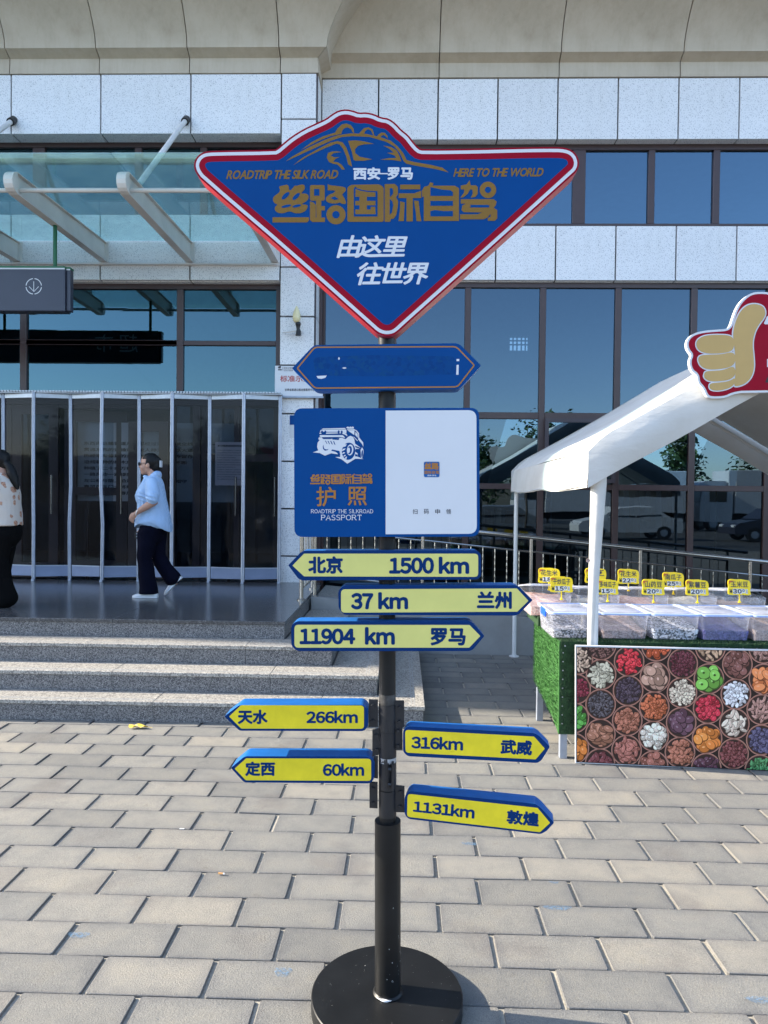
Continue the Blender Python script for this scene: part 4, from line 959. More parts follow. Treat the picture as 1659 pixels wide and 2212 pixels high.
# --- four short arrows
def r3(p): return xf(p, 459.04, 1161.1, .45574)
FA = Plane(-.4, 2.30, 0); FB = Plane(.05, 2.30, 7.0); FD = Plane(.05, 2.30, 9.0)
arrow('short yellow arrow pointing left reading 天水 266km', roundpoly([(56, 848), (125, 795), (712, 793), (737, 815), (737, 898), (715, 918), (128, 916)], [5, 14, 14, 18, 18, 12, 12]), roundpoly([(79, 848), (136, 794), (718, 796), (718, 906), (136, 905)], [4, 4, 16, 16, 4]), FA, .078,
      [('天水', [(120, 815), (262, 815), (262, 884), (120, 884)], CJK), ('266km', [(445, 820), (689, 820), (689, 880), (445, 880)], dict(bold=.042, gap=.07))], M['yellow'], r3)
arrow('short yellow arrow pointing left reading 定西 60km', roundpoly([(87, 1092), (152, 1037), (735, 1038), (768, 1062), (767, 1145), (745, 1166), (150, 1161)], [5, 14, 14, 18, 18, 12, 12]), roundpoly([(105, 1095), (160, 1046), (752, 1048), (752, 1153), (158, 1150)], [4, 4, 16, 16, 4]), FA, .075,
      [('定西', [(155, 1061), (297, 1061), (297, 1130), (155, 1130)], CJK), ('60km', [(523, 1069), (719, 1070), (719, 1130), (523, 1130)], dict(bold=.042, gap=.07))], M['yellow'], r3)
arrow('short yellow arrow pointing right reading 316km 武威', roundpoly([(903, 915), (925, 895), (1525, 927), (1548, 940), (1599, 992), (1560, 1055), (1540, 1069), (925, 1037), (903, 1015)], [14, 12, 10, 10, 5, 10, 10, 14, 14]), roundpoly([(913, 911), (1524, 943), (1575, 1000), (1532, 1051), (915, 1019)], [16, 4, 4, 4, 16]), FB, .058,
      [('316km', [(943, 938), (1189, 949), (1187, 1010), (942, 999)], dict(bold=.042, gap=.07)), ('武威', [(1366, 955), (1516, 962), (1514, 1033), (1364, 1025)], CJK)], M['yellow'], r3)
arrow('short yellow arrow pointing right reading 1131km 敦煌', roundpoly([(911, 1225), (935, 1202), (1530, 1262), (1560, 1285), (1619, 1352), (1582, 1392), (1555, 1406), (928, 1334), (910, 1310)], [14, 12, 10, 10, 5, 10, 10, 14, 14]), roundpoly([(925, 1214), (1541, 1281), (1600, 1352), (1552, 1396), (922, 1323)], [16, 4, 4, 4, 16]), FD, .062,
      [('1131km', [(953, 1244), (1245, 1274), (1241, 1333), (950, 1299)], dict(bold=.042, gap=.07)), ('敦煌', [(1395, 1288), (1549, 1302), (1546, 1371), (1393, 1355)], CJK)], M['yellow'], r3)
# --- clamps with bolted flanges
def cl(p): return xf(p, 756.05, 1485.1, .14645)
PB = Plane(0, 2.305)
def clamp(v0, v1, fl, lab=None):
    c = thing('clamp', None, None, PC); c.parent = sp; c.location = (0, 0, 0); WL[c.name] = PC
    (ua, va), (ub, vb) = cl([(540, v0)])[0], cl([(540, v1)])[0]
    m_ = MB(); m_.tube([at(837.2, va, 2.33), at(837.3, vb, 2.33)], .0292, 32)
    q = m_.build('clamp_sleeve', M['black_satin'], sp, 40)
    for x0, y0, x1, y1, y2_, y3, bolts in fl:
        pts = [PB.hit(*cl([p])[0], out=-.012) for p in ((x0, y0), (x1, y2_), (x1, y3), (x0, y1))]
        fo = MB(); fo.prism(pts, (0, .010, 0)); fo.build('clamp_flange', M['black_satin'], sp)
        for bx, by in bolts:
            bc = PB.hit(*cl([(bx, by)])[0], out=-.012)
            MB().tube([bc, bc + Vector((0, -.007, 0))], [.0068, .0060], 6).build('bolt', M['black_satin'], sp)
    bpy.data.objects.remove(c)
clamp(240, 635, [(275, 197, 410, 600, 205, 600, [(337, 280), (333, 512)]), (660, 215, 800, 605, 215, 600, [(732, 308), (728, 522)])])
clamp(637, 1015, [(327, 650, 440, 1035, 625, 1010, [(390, 725), (395, 938)]), (670, 605, 775, 940, 600, 940, [(712, 655), (710, 880)])])
clamp(1088, 1485, [(355, 1045, 410, 1360, 1040, 1365, [])])
clamp(1500, 1885, [(285, 1422, 405, 1800, 1430, 1808, [(335, 1510), (338, 1725)]), (660, 1472, 805, 1862, 1490, 1868, [(745, 1560), (740, 1780)])])
# flange that points at the viewer on the third clamp
fc = at(*cl([(620, 1300)])[0], 2.33); f0 = at(*cl([(600, 1110)])[0], 2.29); f1 = at(*cl([(600, 1500)])[0], 2.29)
MB().box((fc.x - .001, 2.272, f1.z), (fc.x + .006, 2.306, f0.z)).build('clamp_flange', M['black_satin'], sp)
for vv_ in (1210, 1430):
    bc = at(*cl([(612, vv_)])[0], 2.285); MB().tube([bc + Vector((-.001, 0, 0)), bc + Vector((-.011, 0, 0))], [.0068, .006], 6).build('bolt', M['black_satin'], sp)

# chips and paint specks on the base and pole
sk = MB(); rk_ = random.Random(12)
for _ in range(55):
    a = rk_.uniform(0, 2 * PI); r_ = .24 * math.sqrt(rk_.random()); s_ = rk_.uniform(.0005, .0013) * (1.8 if rk_.random() < .08 else 1)
    c_ = PC + Vector((r_ * math.cos(a), r_ * math.sin(a), .0509)); sk.add([c_ + Vector((s_ * math.cos(t), s_ * math.sin(t) * .7, 0)) for t in (0, 1.2, 2.4, 3.6, 4.8)], [(0, 1, 2, 3, 4)])
for _ in range(40):
    a = rk_.uniform(-PI, 0); z_ = .06 + abs(rk_.gauss(0, .10)); s_ = rk_.uniform(.0008, .002); rr_ = .0432
    c_ = p0 + Vector((rr_ * math.cos(a), rr_ * math.sin(a), z_)); e_ = Vector((-math.sin(a), math.cos(a), 0)) * s_
    sk.add([c_ - e_, c_ + Vector((0, 0, -s_ * 1.3)), c_ + e_, c_ + Vector((0, 0, s_ * 1.3))], [(0, 1, 2, 3)])
o = sk.build('paint_speck', M['worn'], sp); o['kind'] = 'stuff'
# ================================================================== THE TENT
tent = thing('market_tent', 'white canvas gable tent over the dried fruit stall at the right', 'tent', (2.75, 6.1, 0))
XT0, XT1, XM, YF_, YB_ = 1.235, 4.27, 2.75, 4.60, 7.68
ZE, ZR, ZV = 2.06, 2.97, 1.775
def leg(x, y, name='leg', wrap=False):
    m_ = MB(); m_.tube([(x, y, 0.0), (x, y, 1.80)], .0215, 12); m_.lathe([(.055, 0), (.055, .006), (.026, .012), (.024, .03)], (x, y, 0.0005), 16)
    m_.build('leg', M['tent_leg'], tent, 40)
leg(XT0 + .0, YB_); leg(XT1, YB_); leg(XT1, YF_); leg(XT0 + .03, YF_ + .03)
# the front left pole wears a canvas sleeve that narrows downwards
m_ = MB()
m_.loft([[Vector((XT0 + .035 + .0 + r_ * math.cos(2 * PI * k / 14) + dx, YF_ + .03 + r_ * .8 * math.sin(2 * PI * k / 14), z)) for k in range(14)] for z, r_, dx in ((.70, .024, -.030), (1.1, .032, -.020), (1.5, .043, -.006), (1.80, .052, .004), (1.9, .052, .004))])
m_.build('pole_sleeve', M['canvas'], tent, 50)
MB().lathe([(.001, -.002), (.011, -.002), (.011, .002), (.001, .002)], (0, 0, 0), 12) if False else None
d_ = at(1271, 1211, 4.585); MB().tube([(d_.x, 4.588, d_.z), (d_.x, 4.592, d_.z)], .013, 14).build('button', plain('pink_green_button', (.35, .25, .22), .4, 0, .6, 60), tent)
# roof slopes, sagging between the poles, creased near the eaves
def slope(xa, xb, flip=False):
    nx, ny = 22, 26; vs, fs = [], []
    for i in range(nx + 1):
        s_ = i / nx
        for j in range(ny + 1):
            t = j / ny; x = xa + (xb - xa) * s_; y = YF_ + (YB_ - YF_) * t
            z = ZE + (ZR - ZE) * s_
            z -= .055 * math.sin(PI * s_) * (.35 + .65 * math.sin(PI * t)) ; z += .010 * math.sin(9 * s_ + 5 * t) * math.sin(PI * t)
            if s_ < .1: z -= .05 * (1 - s_ / .1) ** 2
            vs.append((x, y, z))
    for i in range(nx):
        for j in range(ny):
            a = i * (ny + 1) + j; q = (a, a + ny + 1, a + ny + 2, a + 1); fs.append(q if not flip else q[::-1])
    return mesh('roof_slope', vs, fs, M['canvas'], tent, True)
slope(XT0 - .02, XM); slope(XT1 + .02, XM, True)
def val_side(x, sgn):
    vs, fs = [], []; n, r_ = 40, 6
    for i in range(n + 1):
        y = YF_ - .040 + (YB_ - YF_ + .08) * i / n
        for k in range(r_ + 1):
            t = k / r_; z = (ZE - .05) - (ZE - .05 - ZV) * t - (.016 * math.sin(PI * i / n * 2) ** 2 + .002 * math.sin(i * .6)) * t
            bulge = .030 * math.sin(min(1, t * 1.2) * PI / 2) + .004 * math.sin(i * .45 + k * .3) * t
            vs.append((x - sgn * bulge, y, z))
    for i in range(n):
        for k in range(r_):
            a = i * (r_ + 1) + k; fs.append((a, a + r_ + 1, a + r_ + 2, a + 1))
    mesh('side_valance', vs, fs, M['canvas'], tent, True)
val_side(XT0 - .02, 1); val_side(XT1 + .02, -1)
def seam(pts, nm='seam'):
    MB().tube(pts, .0045, 6).build(nm, M['tent_leg'], tent, True)
seam([(XT0 - .055, YF_ + (YB_ - YF_) * k / 20, ZV + .012 - .016 * math.sin(PI * k / 20 * 2) ** 2) for k in range(21)])
def gable(y, nm, dy):
    vs, fs = [], []; n = 44
    for i in range(n + 1):
        x = XT0 - .050 + (XT1 - XT0 + .10) * i / n; s_ = 1 - abs(x - XM) / (XM - XT0 + .045)
        zt = ZE - .05 * (1 - min(1, s_ / .1)) ** 2 + (ZR - ZE) * s_ - .055 * .35 * math.sin(PI * s_); zb = ZV + (2.66 - ZV) * s_ ** 1.0 + .004 * math.sin(i * .6)
        for k in range(5):
            t = k / 4; vs.append((x, y + dy * (.006 * math.sin(i * .5 + k * .4) + (.030 * math.sin(PI * t)) * min(1, i / 4, (n - i) / 4) + .02), zt + (zb - zt) * t))
    for i in range(n):
        for k in range(4):
            a = i * 5 + k; fs.append((a, a + 5, a + 6, a + 1))
    return mesh(nm, vs, fs, M['canvas'], tent, True)
gable(YF_ - .02, 'gable_valance', -1); gable(YB_ + .02, 'gable_valance', 1)
for y in (YF_, (YF_ + YB_) / 2, YB_):
    m_ = MB(); m_.tube([(XT0, y, ZE - .10), (XM, y, ZR - .09)], .016, 8); m_.build('rafter', M['tent_leg'], tent, 40)
    m_ = MB(); m_.tube([(XT1, y, ZE - .10), (XM, y, ZR - .09)], .016, 8); m_.build('rafter', M['tent_leg'], tent, 40)
for x, z in ((XT0, ZE - .115), (XT1, ZE - .115), (XM, ZR - .105)): MB().tube([(x, YF_ - .0, z), (x, YB_, z)], .016, 8).build('purlin', M['tent_leg'], tent, 40)

# --- thumbs-up sign on the gable
ts = thing('thumbs_up_sign', 'red cut-out sign with a tan thumbs-up hand fixed to the tent gable', 'sign', (2.6, 4.52, 2.0))
FT = Plane(2.4, 4.50, 0)
def tq(p): return xf(p, 1080.1, 594.05, .34898)
to = chaikin([(1152, 425), (1165, 388), (1200, 360), (1260, 345), (1340, 338), (1400, 335), (1425, 318), (1440, 270), (1465, 200), (1500, 150), (1550, 112), (1600, 103), (1680, 108), (1800, 175), (3600, 175), (3600, 725), (1530, 724), (1440, 738), (1395, 762), (1300, 765), (1275, 745), (1258, 700), (1225, 668), (1222, 620), (1180, 590), (1170, 530), (1187, 495), (1160, 465)], 2)
f = [FT.hit(*p) for p in tq(to)]
if sum(((f[i].cross(f[(i + 1) % len(f)])) for i in range(len(f))), Vector((0, 0, 0))).dot(FT.n) < 0: f = f[::-1]
n = len(f); m_ = MB(); m_.add(f + [p + Vector((0, .03, 0)) for p in f], [tuple(range(n)), tuple(range(2 * n - 1, n - 1, -1))] + [(i, i + n, (i + 1) % n + n, (i + 1) % n) for i in range(n)])
m_.build('board', M['white_film'], ts, 35)
flat('red_face', [tq(ring_inset(to, 13))], FT, .0012, M['red'], ts)
thumb = chaikin([(1437, 378), (1442, 335), (1452, 290), (1480, 228), (1520, 188), (1570, 175), (1625, 188), (1645, 222), (1640, 262), (1600, 312), (1575, 362), (1563, 425), (1571, 500), (1575, 580), (1555, 640), (1510, 682), (1440, 697), (1452, 640), (1452, 500)], 2)
fing = [chaikin([(1208, 430), (1222, 395), (1270, 372), (1350, 368), (1420, 372), (1448, 395), (1450, 440), (1435, 475), (1370, 488), (1280, 490), (1225, 470)], 2), chaikin([(1220, 525), (1232, 498), (1280, 492), (1370, 490), (1430, 475), (1455, 490), (1460, 530), (1440, 565), (1390, 582), (1290, 590), (1240, 570)], 2),
        chaikin([(1258, 620), (1268, 595), (1310, 592), (1380, 588), (1440, 562), (1458, 585), (1455, 625), (1420, 652), (1350, 662), (1290, 660), (1262, 640)], 2), chaikin([(1290, 690), (1300, 668), (1360, 664), (1420, 655), (1452, 632), (1458, 660), (1440, 690), (1400, 710), (1340, 720), (1300, 712)], 2)]
def grow(p, d): return inset(p, -d)
flat('hand_outline', [tq(grow(p, 5)) for p in [thumb] + fing], FT, .0020, M['white_film'], ts, .0003)
flat('hand', [tq(p) for p in [grow(thumb, -3)] + [grow(p, -2) for p in fing]], FT, .0045, M['hand'], ts, .0001)
flat('print_edge', [tq(p) for p in ([(1632, 300), (1652, 255), (1700, 250), (1700, 305), (1640, 306)], [(1652, 520), (1700, 520), (1700, 570), (1652, 570)])], FT, .0026, M['white_film'], ts)
flat('print_edge', [tq(p) for p in ([(1640, 665), (1662, 615), (1700, 640), (1700, 670)],)], FT, .0026, M['black'], ts)

# ================================================================== THE STALL
table = thing('stall_table', 'market table wrapped in green artificial grass under the tent', 'table', (2.2, 5.0, 0))
TX0, TX1, TY0, TY1, TZ = 1.045, 3.5, 4.64, 5.50, .775
# one grass carpet, light put into its colour: lit side cloth, shaded front
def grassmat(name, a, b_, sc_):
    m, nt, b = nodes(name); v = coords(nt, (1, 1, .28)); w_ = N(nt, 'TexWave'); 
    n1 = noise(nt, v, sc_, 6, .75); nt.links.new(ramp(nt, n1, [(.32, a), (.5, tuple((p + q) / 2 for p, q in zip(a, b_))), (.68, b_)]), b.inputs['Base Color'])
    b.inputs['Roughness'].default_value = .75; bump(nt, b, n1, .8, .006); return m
M['grass_side'] = grassmat('lit_grass_carpet', (.006, .035, .008), (.05, .20, .03), 70)
M['grass_front'] = grassmat('shaded_grass_carpet', (.003, .016, .005), (.020, .075, .018), 60)
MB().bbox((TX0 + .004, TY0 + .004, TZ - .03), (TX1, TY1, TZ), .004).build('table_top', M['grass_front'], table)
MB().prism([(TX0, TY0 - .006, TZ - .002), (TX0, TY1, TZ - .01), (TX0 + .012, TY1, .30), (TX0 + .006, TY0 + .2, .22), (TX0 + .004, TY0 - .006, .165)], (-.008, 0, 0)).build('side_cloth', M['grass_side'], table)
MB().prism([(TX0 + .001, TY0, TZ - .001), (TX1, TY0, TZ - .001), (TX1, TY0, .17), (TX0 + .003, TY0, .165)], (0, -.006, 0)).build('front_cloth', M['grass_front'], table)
fr = MB(); fr.box((TX0 + .001, TY0 - .008, TZ - .003), (TX1, TY0 - .0062, TZ + .002)); 
for x, y in ((TX0 + .012, TY0 + .01), (TX0 + .012, TY1 - .06), (TX1 - .06, TY0 + .01), (TX1 - .06, TY1 - .06), (2.25, TY0 + .01)):
    MB().box((x, y, 0), (x + .045, y + .045, TZ - .031)).build('leg', M['alu_dull'], table)
for k in range(28):
    x = TX0 + .03 + k * .088
    MB().lathe([(.006, 0), (.005, .003), (.001, .004)], (0, 0, 0), 8) if False else None
    MB().tube([(x, TY0 - .006, TZ - .03), (x, TY0 - .010, TZ - .03)], .0055, 8).build('rivet', M['galv'], table)
for k in range(9):
    z = .70 - k * .058
    MB().tube([(TX0 + .018, TY0 - .006, z), (TX0 + .018, TY0 - .010, z)], .0045, 8).build('rivet', M['galv'], table)
# blades of the carpet along the edges, so that the rim is not a clean line
bl_ = MB(); bs_ = MB(); rg = random.Random(2)
def blade(p, d, h, w=.0022, mb=None):
    p = Vector(p); s_ = Vector((rg.uniform(-1, 1), rg.uniform(-1, 1), 0)).normalized() * w; (mb or bl_).add([p - s_, p + s_, p + Vector(d) * h], [(0, 1, 2)])
for _ in range(5200):
    x = rg.uniform(TX0, 2.8); y = TY0 + abs(rg.gauss(0, .10)) if rg.random() < .6 else rg.uniform(TY0, TY1); blade((x, y, TZ - .001), (rg.gauss(0, .4), rg.gauss(-.2, .4), 1), rg.uniform(.008, .020))
for _ in range(5200):
    y = rg.uniform(TY0, TY1); z = rg.uniform(.19 + .1 * (y - TY0) / .8, TZ); blade((TX0 - .008, y, z), (-.6, rg.gauss(0, .4), .8 + rg.gauss(0, .3)), rg.uniform(.010, .022), mb=bs_)
for _ in range(3600):
    x = rg.uniform(TX0, TX0 + .18) if rg.random() < .5 else rg.uniform(TX0, 2.8); z = rg.uniform(.17, TZ) if x < TX0 + .2 else rg.uniform(.70, TZ); blade((x, TY0 - .006, z), (rg.gauss(0, .5), -.6, .6 + rg.gauss(0, .4)), rg.uniform(.010, .024))
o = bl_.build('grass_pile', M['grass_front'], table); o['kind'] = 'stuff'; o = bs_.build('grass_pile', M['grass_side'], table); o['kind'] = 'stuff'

# --- the printed board of bowls of nuts and dried fruit leaning in front of the table
post = thing('food_poster_board', 'large printed board showing wooden bowls of nuts and dried fruit standing before the table', 'board', (2.2, 4.55, 0))
FP = Plane(1.14, 4.565, 3.2)
edge = [(1243, 1394), (1760, 1406), (2035, 1411), (2035, 1683), (1760, 1669), (1243, 1649)]
edge = [(1243, 1394), (2035, 1412), (2035, 1684), (1243, 1649)]
f = [FP.hit(*p) for p in edge]; f[2].z = max(f[2].z, .004); f[3].z = max(.004, f[3].z); f = f[::-1]
m_ = MB(); n = 4; m_.add(f + [p - FP.n * .018 for p in f], [(0, 1, 2, 3), (7, 6, 5, 4)] + [(i, i + n, (i + 1) % n + n, (i + 1) % n) for i in range(n)]); m_.build('board', M['white_film'], post)
M['poster_bg'] = plain('dark_poster_ground', (.012, .006, .006), .22, 0, .3, 8)
flat('print_ground', [[(1245, 1397), (2033, 1414.5), (2033, 1681.5), (1245, 1646.5)]], FP, .0006, M['poster_bg'], post)
def bz(x, y): return (1107.05 + .33270 * x, 1134.1 + .33270 * y)
clip = lambda p: None
bowls = [(425, 872, 'cashew'), (575, 778, 'seedbrown'), (757, 885, 'redcherry'), (935, 785, 'orangered'), (925, 988, 'walnut'), (1105, 900, 'maroon'), (1285, 795, 'pistshell'), (1275, 998, 'kiwi'), (1460, 905, 'choc'), (1630, 800, 'pecan'), (1632, 1000, 'papaya'),
         (575, 970, 'pistachio'), (410, 1065, 'cranberry'), (750, 1075, 'raisin'), (1100, 1088, 'peanut'), (1450, 1097, 'whiteseed'), (572, 1165, 'sunflower'), (920, 1180, 'orangeraisin'), (1270, 1190, 'cherry'), (1618, 1198, 'pecan'),
         (398, 1252, 'green'), (745, 1270, 'almond'), (1095, 1283, 'plum'), (1440, 1290, 'paleseed'), (570, 1357, 'walnutmeat'), (916, 1370, 'hazelwhite'), (1263, 1385, 'apricot'), (1615, 1395, 'blueraisin'), (398, 1450, 'apricot'), (740, 1462, 'brazil'), (1087, 1475, 'almond'), (1435, 1485, 'redbean'),
         (568, 1550, 'date'), (913, 1565, 'hazel'), (1258, 1580, 'olive'), (1605, 1590, 'pumpkin')]
kinds = [b_[2] for b_ in bowls]
for k in range(24):
    col_, row_ = k // 4, k % 4
    bowls.append((1805 + 172 * col_ + (0 if True else 0), [905, 1110, 1300, 1505][row_] + (100 if col_ % 2 else 0) - 5 + 10 * col_, kinds[(k * 7 + 3) % len(kinds)]))
KP = {'cashew': ((.52, .36, .24), 15, .40, 30), 'seedbrown': ((.16, .07, .05), 9, .55, 70), 'redcherry': ((.62, .02, .03), 15, .62, 26), 'orangered': ((.55, .09, .02), 24, .7, 14), 'walnut': ((.42, .24, .16), 33, .92, 8), 'maroon': ((.11, .012, .02), 11, .7, 60), 'pistshell': ((.45, .28, .16), 18, .5, 20), 'kiwi': ((.16, .42, .05), 36, .9, 7),
      'choc': ((.17, .06, .04), 21, .95, 20), 'pecan': ((.38, .20, .15), 20, .38, 24), 'papaya': ((.72, .19, .05), 38, .6, 9), 'pistachio': ((.48, .43, .30), 17, .5, 32), 'cranberry': ((.22, .012, .03), 14, .6, 34), 'raisin': ((.035, .022, .035), 12, .7, 55), 'peanut': ((.66, .52, .38), 11, .7, 62), 'whiteseed': ((.68, .66, .66), 14, .6, 42),
      'sunflower': ((.07, .065, .07), 13, .42, 55), 'orangeraisin': ((.48, .11, .03), 13, .7, 48), 'cherry': ((.48, .01, .03), 16, .8, 28), 'green': ((.06, .30, .03), 22, .65, 20), 'almond': ((.36, .12, .06), 17, .55, 36), 'plum': ((.10, .04, .06), 32, .75, 11), 'paleseed': ((.66, .52, .40), 26, .40, 18), 'walnutmeat': ((.36, .15, .08), 30, .6, 14),
      'hazelwhite': ((.70, .60, .48), 16, .97, 36), 'apricot': ((.72, .21, .025), 28, .8, 14), 'blueraisin': ((.06, .06, .12), 16, .6, 40), 'brazil': ((.36, .12, .08), 22, .45, 24), 'redbean': ((.17, .035, .03), 10, .95, 70), 'date': ((.15, .03, .03), 26, .45, 16), 'hazel': ((.30, .10, .06), 21, .95, 20), 'olive': ((.07, .02, .035), 23, .72, 16), 'pumpkin': ((.05, .24, .07), 15, .42, 44)}
def inprint(pl):
    """keep only what lies inside the print's own edges"""
    def side(a, b_, p): return (b_[0] - a[0]) * (p[1] - a[1]) - (b_[1] - a[1]) * (p[0] - a[0])
    q = [(1246, 1398), (2032, 1415), (2032, 1680), (1246, 1645)]; out_ = pl
    for i in range(4):
        a, b_ = q[i], q[(i + 1) % 4]; src, out_ = out_, []
        for k in range(len(src)):
            c, d = src[k - 1], src[k]; sc_, sd = side(a, b_, c), side(a, b_, d)
            if (sc_ >= 0) != (sd >= 0):
                t = sc_ / (sc_ - sd); out_.append((c[0] + (d[0] - c[0]) * t, c[1] + (d[1] - c[1]) * t))
            if sd >= 0: out_.append(d)
        if len(out_) < 3: return None
    return out_
def layer(mb, polys, out):
    for pl in polys:
        pl = inprint(pl)
        if not pl: continue
        pts = [FP.hit(u, v, out) for u, v in pl]; nr = Vector((0, 0, 0))
        for i in range(len(pts)): nr += (pts[i] - pts[0]).cross(pts[(i + 1) % len(pts)] - pts[0])
        if nr.dot(FP.n) < 0: pts = pts[::-1]
        mb.add(pts, [tuple(range(len(pts)))])
_pm = {}
def pmat(c):
    k = tuple(round(x, 3) for x in c)
    if k not in _pm:
        m, nt, b = nodes('poster_ink'); b.inputs['Base Color'].default_value = (*k, 1); b.inputs['Roughness'].default_value = .20; _pm[k] = m
    return _pm[k]
rim = MB(); rin = MB(); inn = MB()
for x, y, k in bowls:
    u, v = bz(x, y)
    layer(rim, [ell(u, v, 33.0, 33.5, 36)], .0009); layer(rin, [ell(u, v, 31.3, 31.8, 36)], .0010); layer(inn, [ell(u, v, 30.2, 30.6, 36)], .0011)
rim.build('bowl_rims', pmat((.42, .20, .15)), post); rin.build('bowl_rims', pmat((.28, .115, .08)), post); inn.build('bowl_shadows', pmat((.030, .016, .014)), post)
rp = random.Random(11)
for x, y, k in bowls:
    col, size, asp, cnt = KP[k]; col = tuple(min(.85, c * 1.12 + q_) for c, q_ in zip(col, (.020, .008, .014))); R0 = 88 - size * .72; size *= 1.06
    items = []
    cnt = int(cnt * 1.7)
    for i in range(cnt):
        rr_ = R0 * math.sqrt((i + .5) / cnt); th = i * 2.39996 + rp.uniform(-.3, .3)
        items.append((rr_ + rp.uniform(-3, 3), th, rp.uniform(0, PI), rp.uniform(.88, 1.12), rp.randrange(3)))
    rp.shuffle(items)
    lay = [MB() for _ in range(5)]
    for n_, (rr_, th, an, s_, sh) in enumerate(items):
        cx_, cy_ = x + rr_ * math.cos(th), y + rr_ * math.sin(th); z_ = .0012 + n_ * .0000035 * 6
        def E_(k_, dx=0, dy=0): return [bz(*q) for q in ell(cx_ + dx, cy_ + dy, size * s_ * k_, size * s_ * asp * k_, 12 if size < 14 else 16, an)]
        layer(lay[0], [E_(1.14, 1.5, 2.5)], z_)
        layer(lay[1 + sh], [E_(1.0)], z_ + .000007)
        layer(lay[4], [[bz(*q) for q in ell(cx_ - size * .20, cy_ - size * .28 * max(asp, .5), size * .30 * s_, size * asp * .22 * s_, 8, an)]], z_ + .000013)
        if k == 'kiwi':
            layer(lay[0], [[bz(*q) for q in ell(cx_, cy_, 9, 8, 10)]], z_ + .000017)
    cs_ = [tuple(c * .20 for c in col), tuple(c * .66 for c in col), tuple(c * .95 + .01 for c in col), tuple(min(.9, c * 1.25 + .02) for c in col), tuple(min(.92, c * 1.35 + .10) for c in col)]
    for L_, c_ in zip(lay, cs_):
        if L_.v: o = L_.build('bowl_filling', pmat(c_), post); o['kind'] = 'stuff'

# --- storage boxes with loose goods, lids and price tags
M['latch'] = plain('blue_latch', (.01, .09, .55), .35, 0, .04)
M['lid_rim'] = plain('pale_blue_lid_rim', (.42, .53, .80), .3, 0, .04)
M['tag_yellow'] = plain('yellow_tag', (.86, .62, .005), .35, 0, .03)
def goods(name, a, b_, sc_):
    m, nt, b = nodes(name); v = coords(nt); vo = N(nt, 'TexVoronoi'); nt.links.new(v, vo.inputs['Vector']); vo.inputs['Scale'].default_value = sc_
    s_ = N(nt, 'SeparateColor'); nt.links.new(vo.outputs['Color'], s_.inputs[0]); nt.links.new(ramp(nt, s_.outputs[0], [(.25, a), (.75, b_)]), b.inputs['Base Color']); b.inputs['Roughness'].default_value = .6
    bump(nt, b, vo.outputs['Distance'], .8, .004); return m
GD = {'sunflower': goods('sunflower_seeds', (.03, .03, .035), (.42, .42, .45), 110), 'melon': goods('melon_seeds', (.28, .19, .15), (.55, .42, .36), 100), 'yam': goods('yam_beans', (.06, .06, .055), (.75, .74, .72), 95),
      'purple': goods('purple_beans', (.05, .045, .13), (.16, .15, .34), 150), 'corn': goods('corn_beans', (.30, .22, .18), (.50, .40, .34), 120), 'peanut': goods('peanuts', (.40, .22, .18), (.62, .45, .38), 90), 'bean': goods('beans', (.30, .30, .25), (.6, .58, .5), 100), 'pump': goods('pumpkin_seeds', (.45, .42, .36), (.70, .68, .60), 100)}
BW, BD, BH = .315, .44, .160
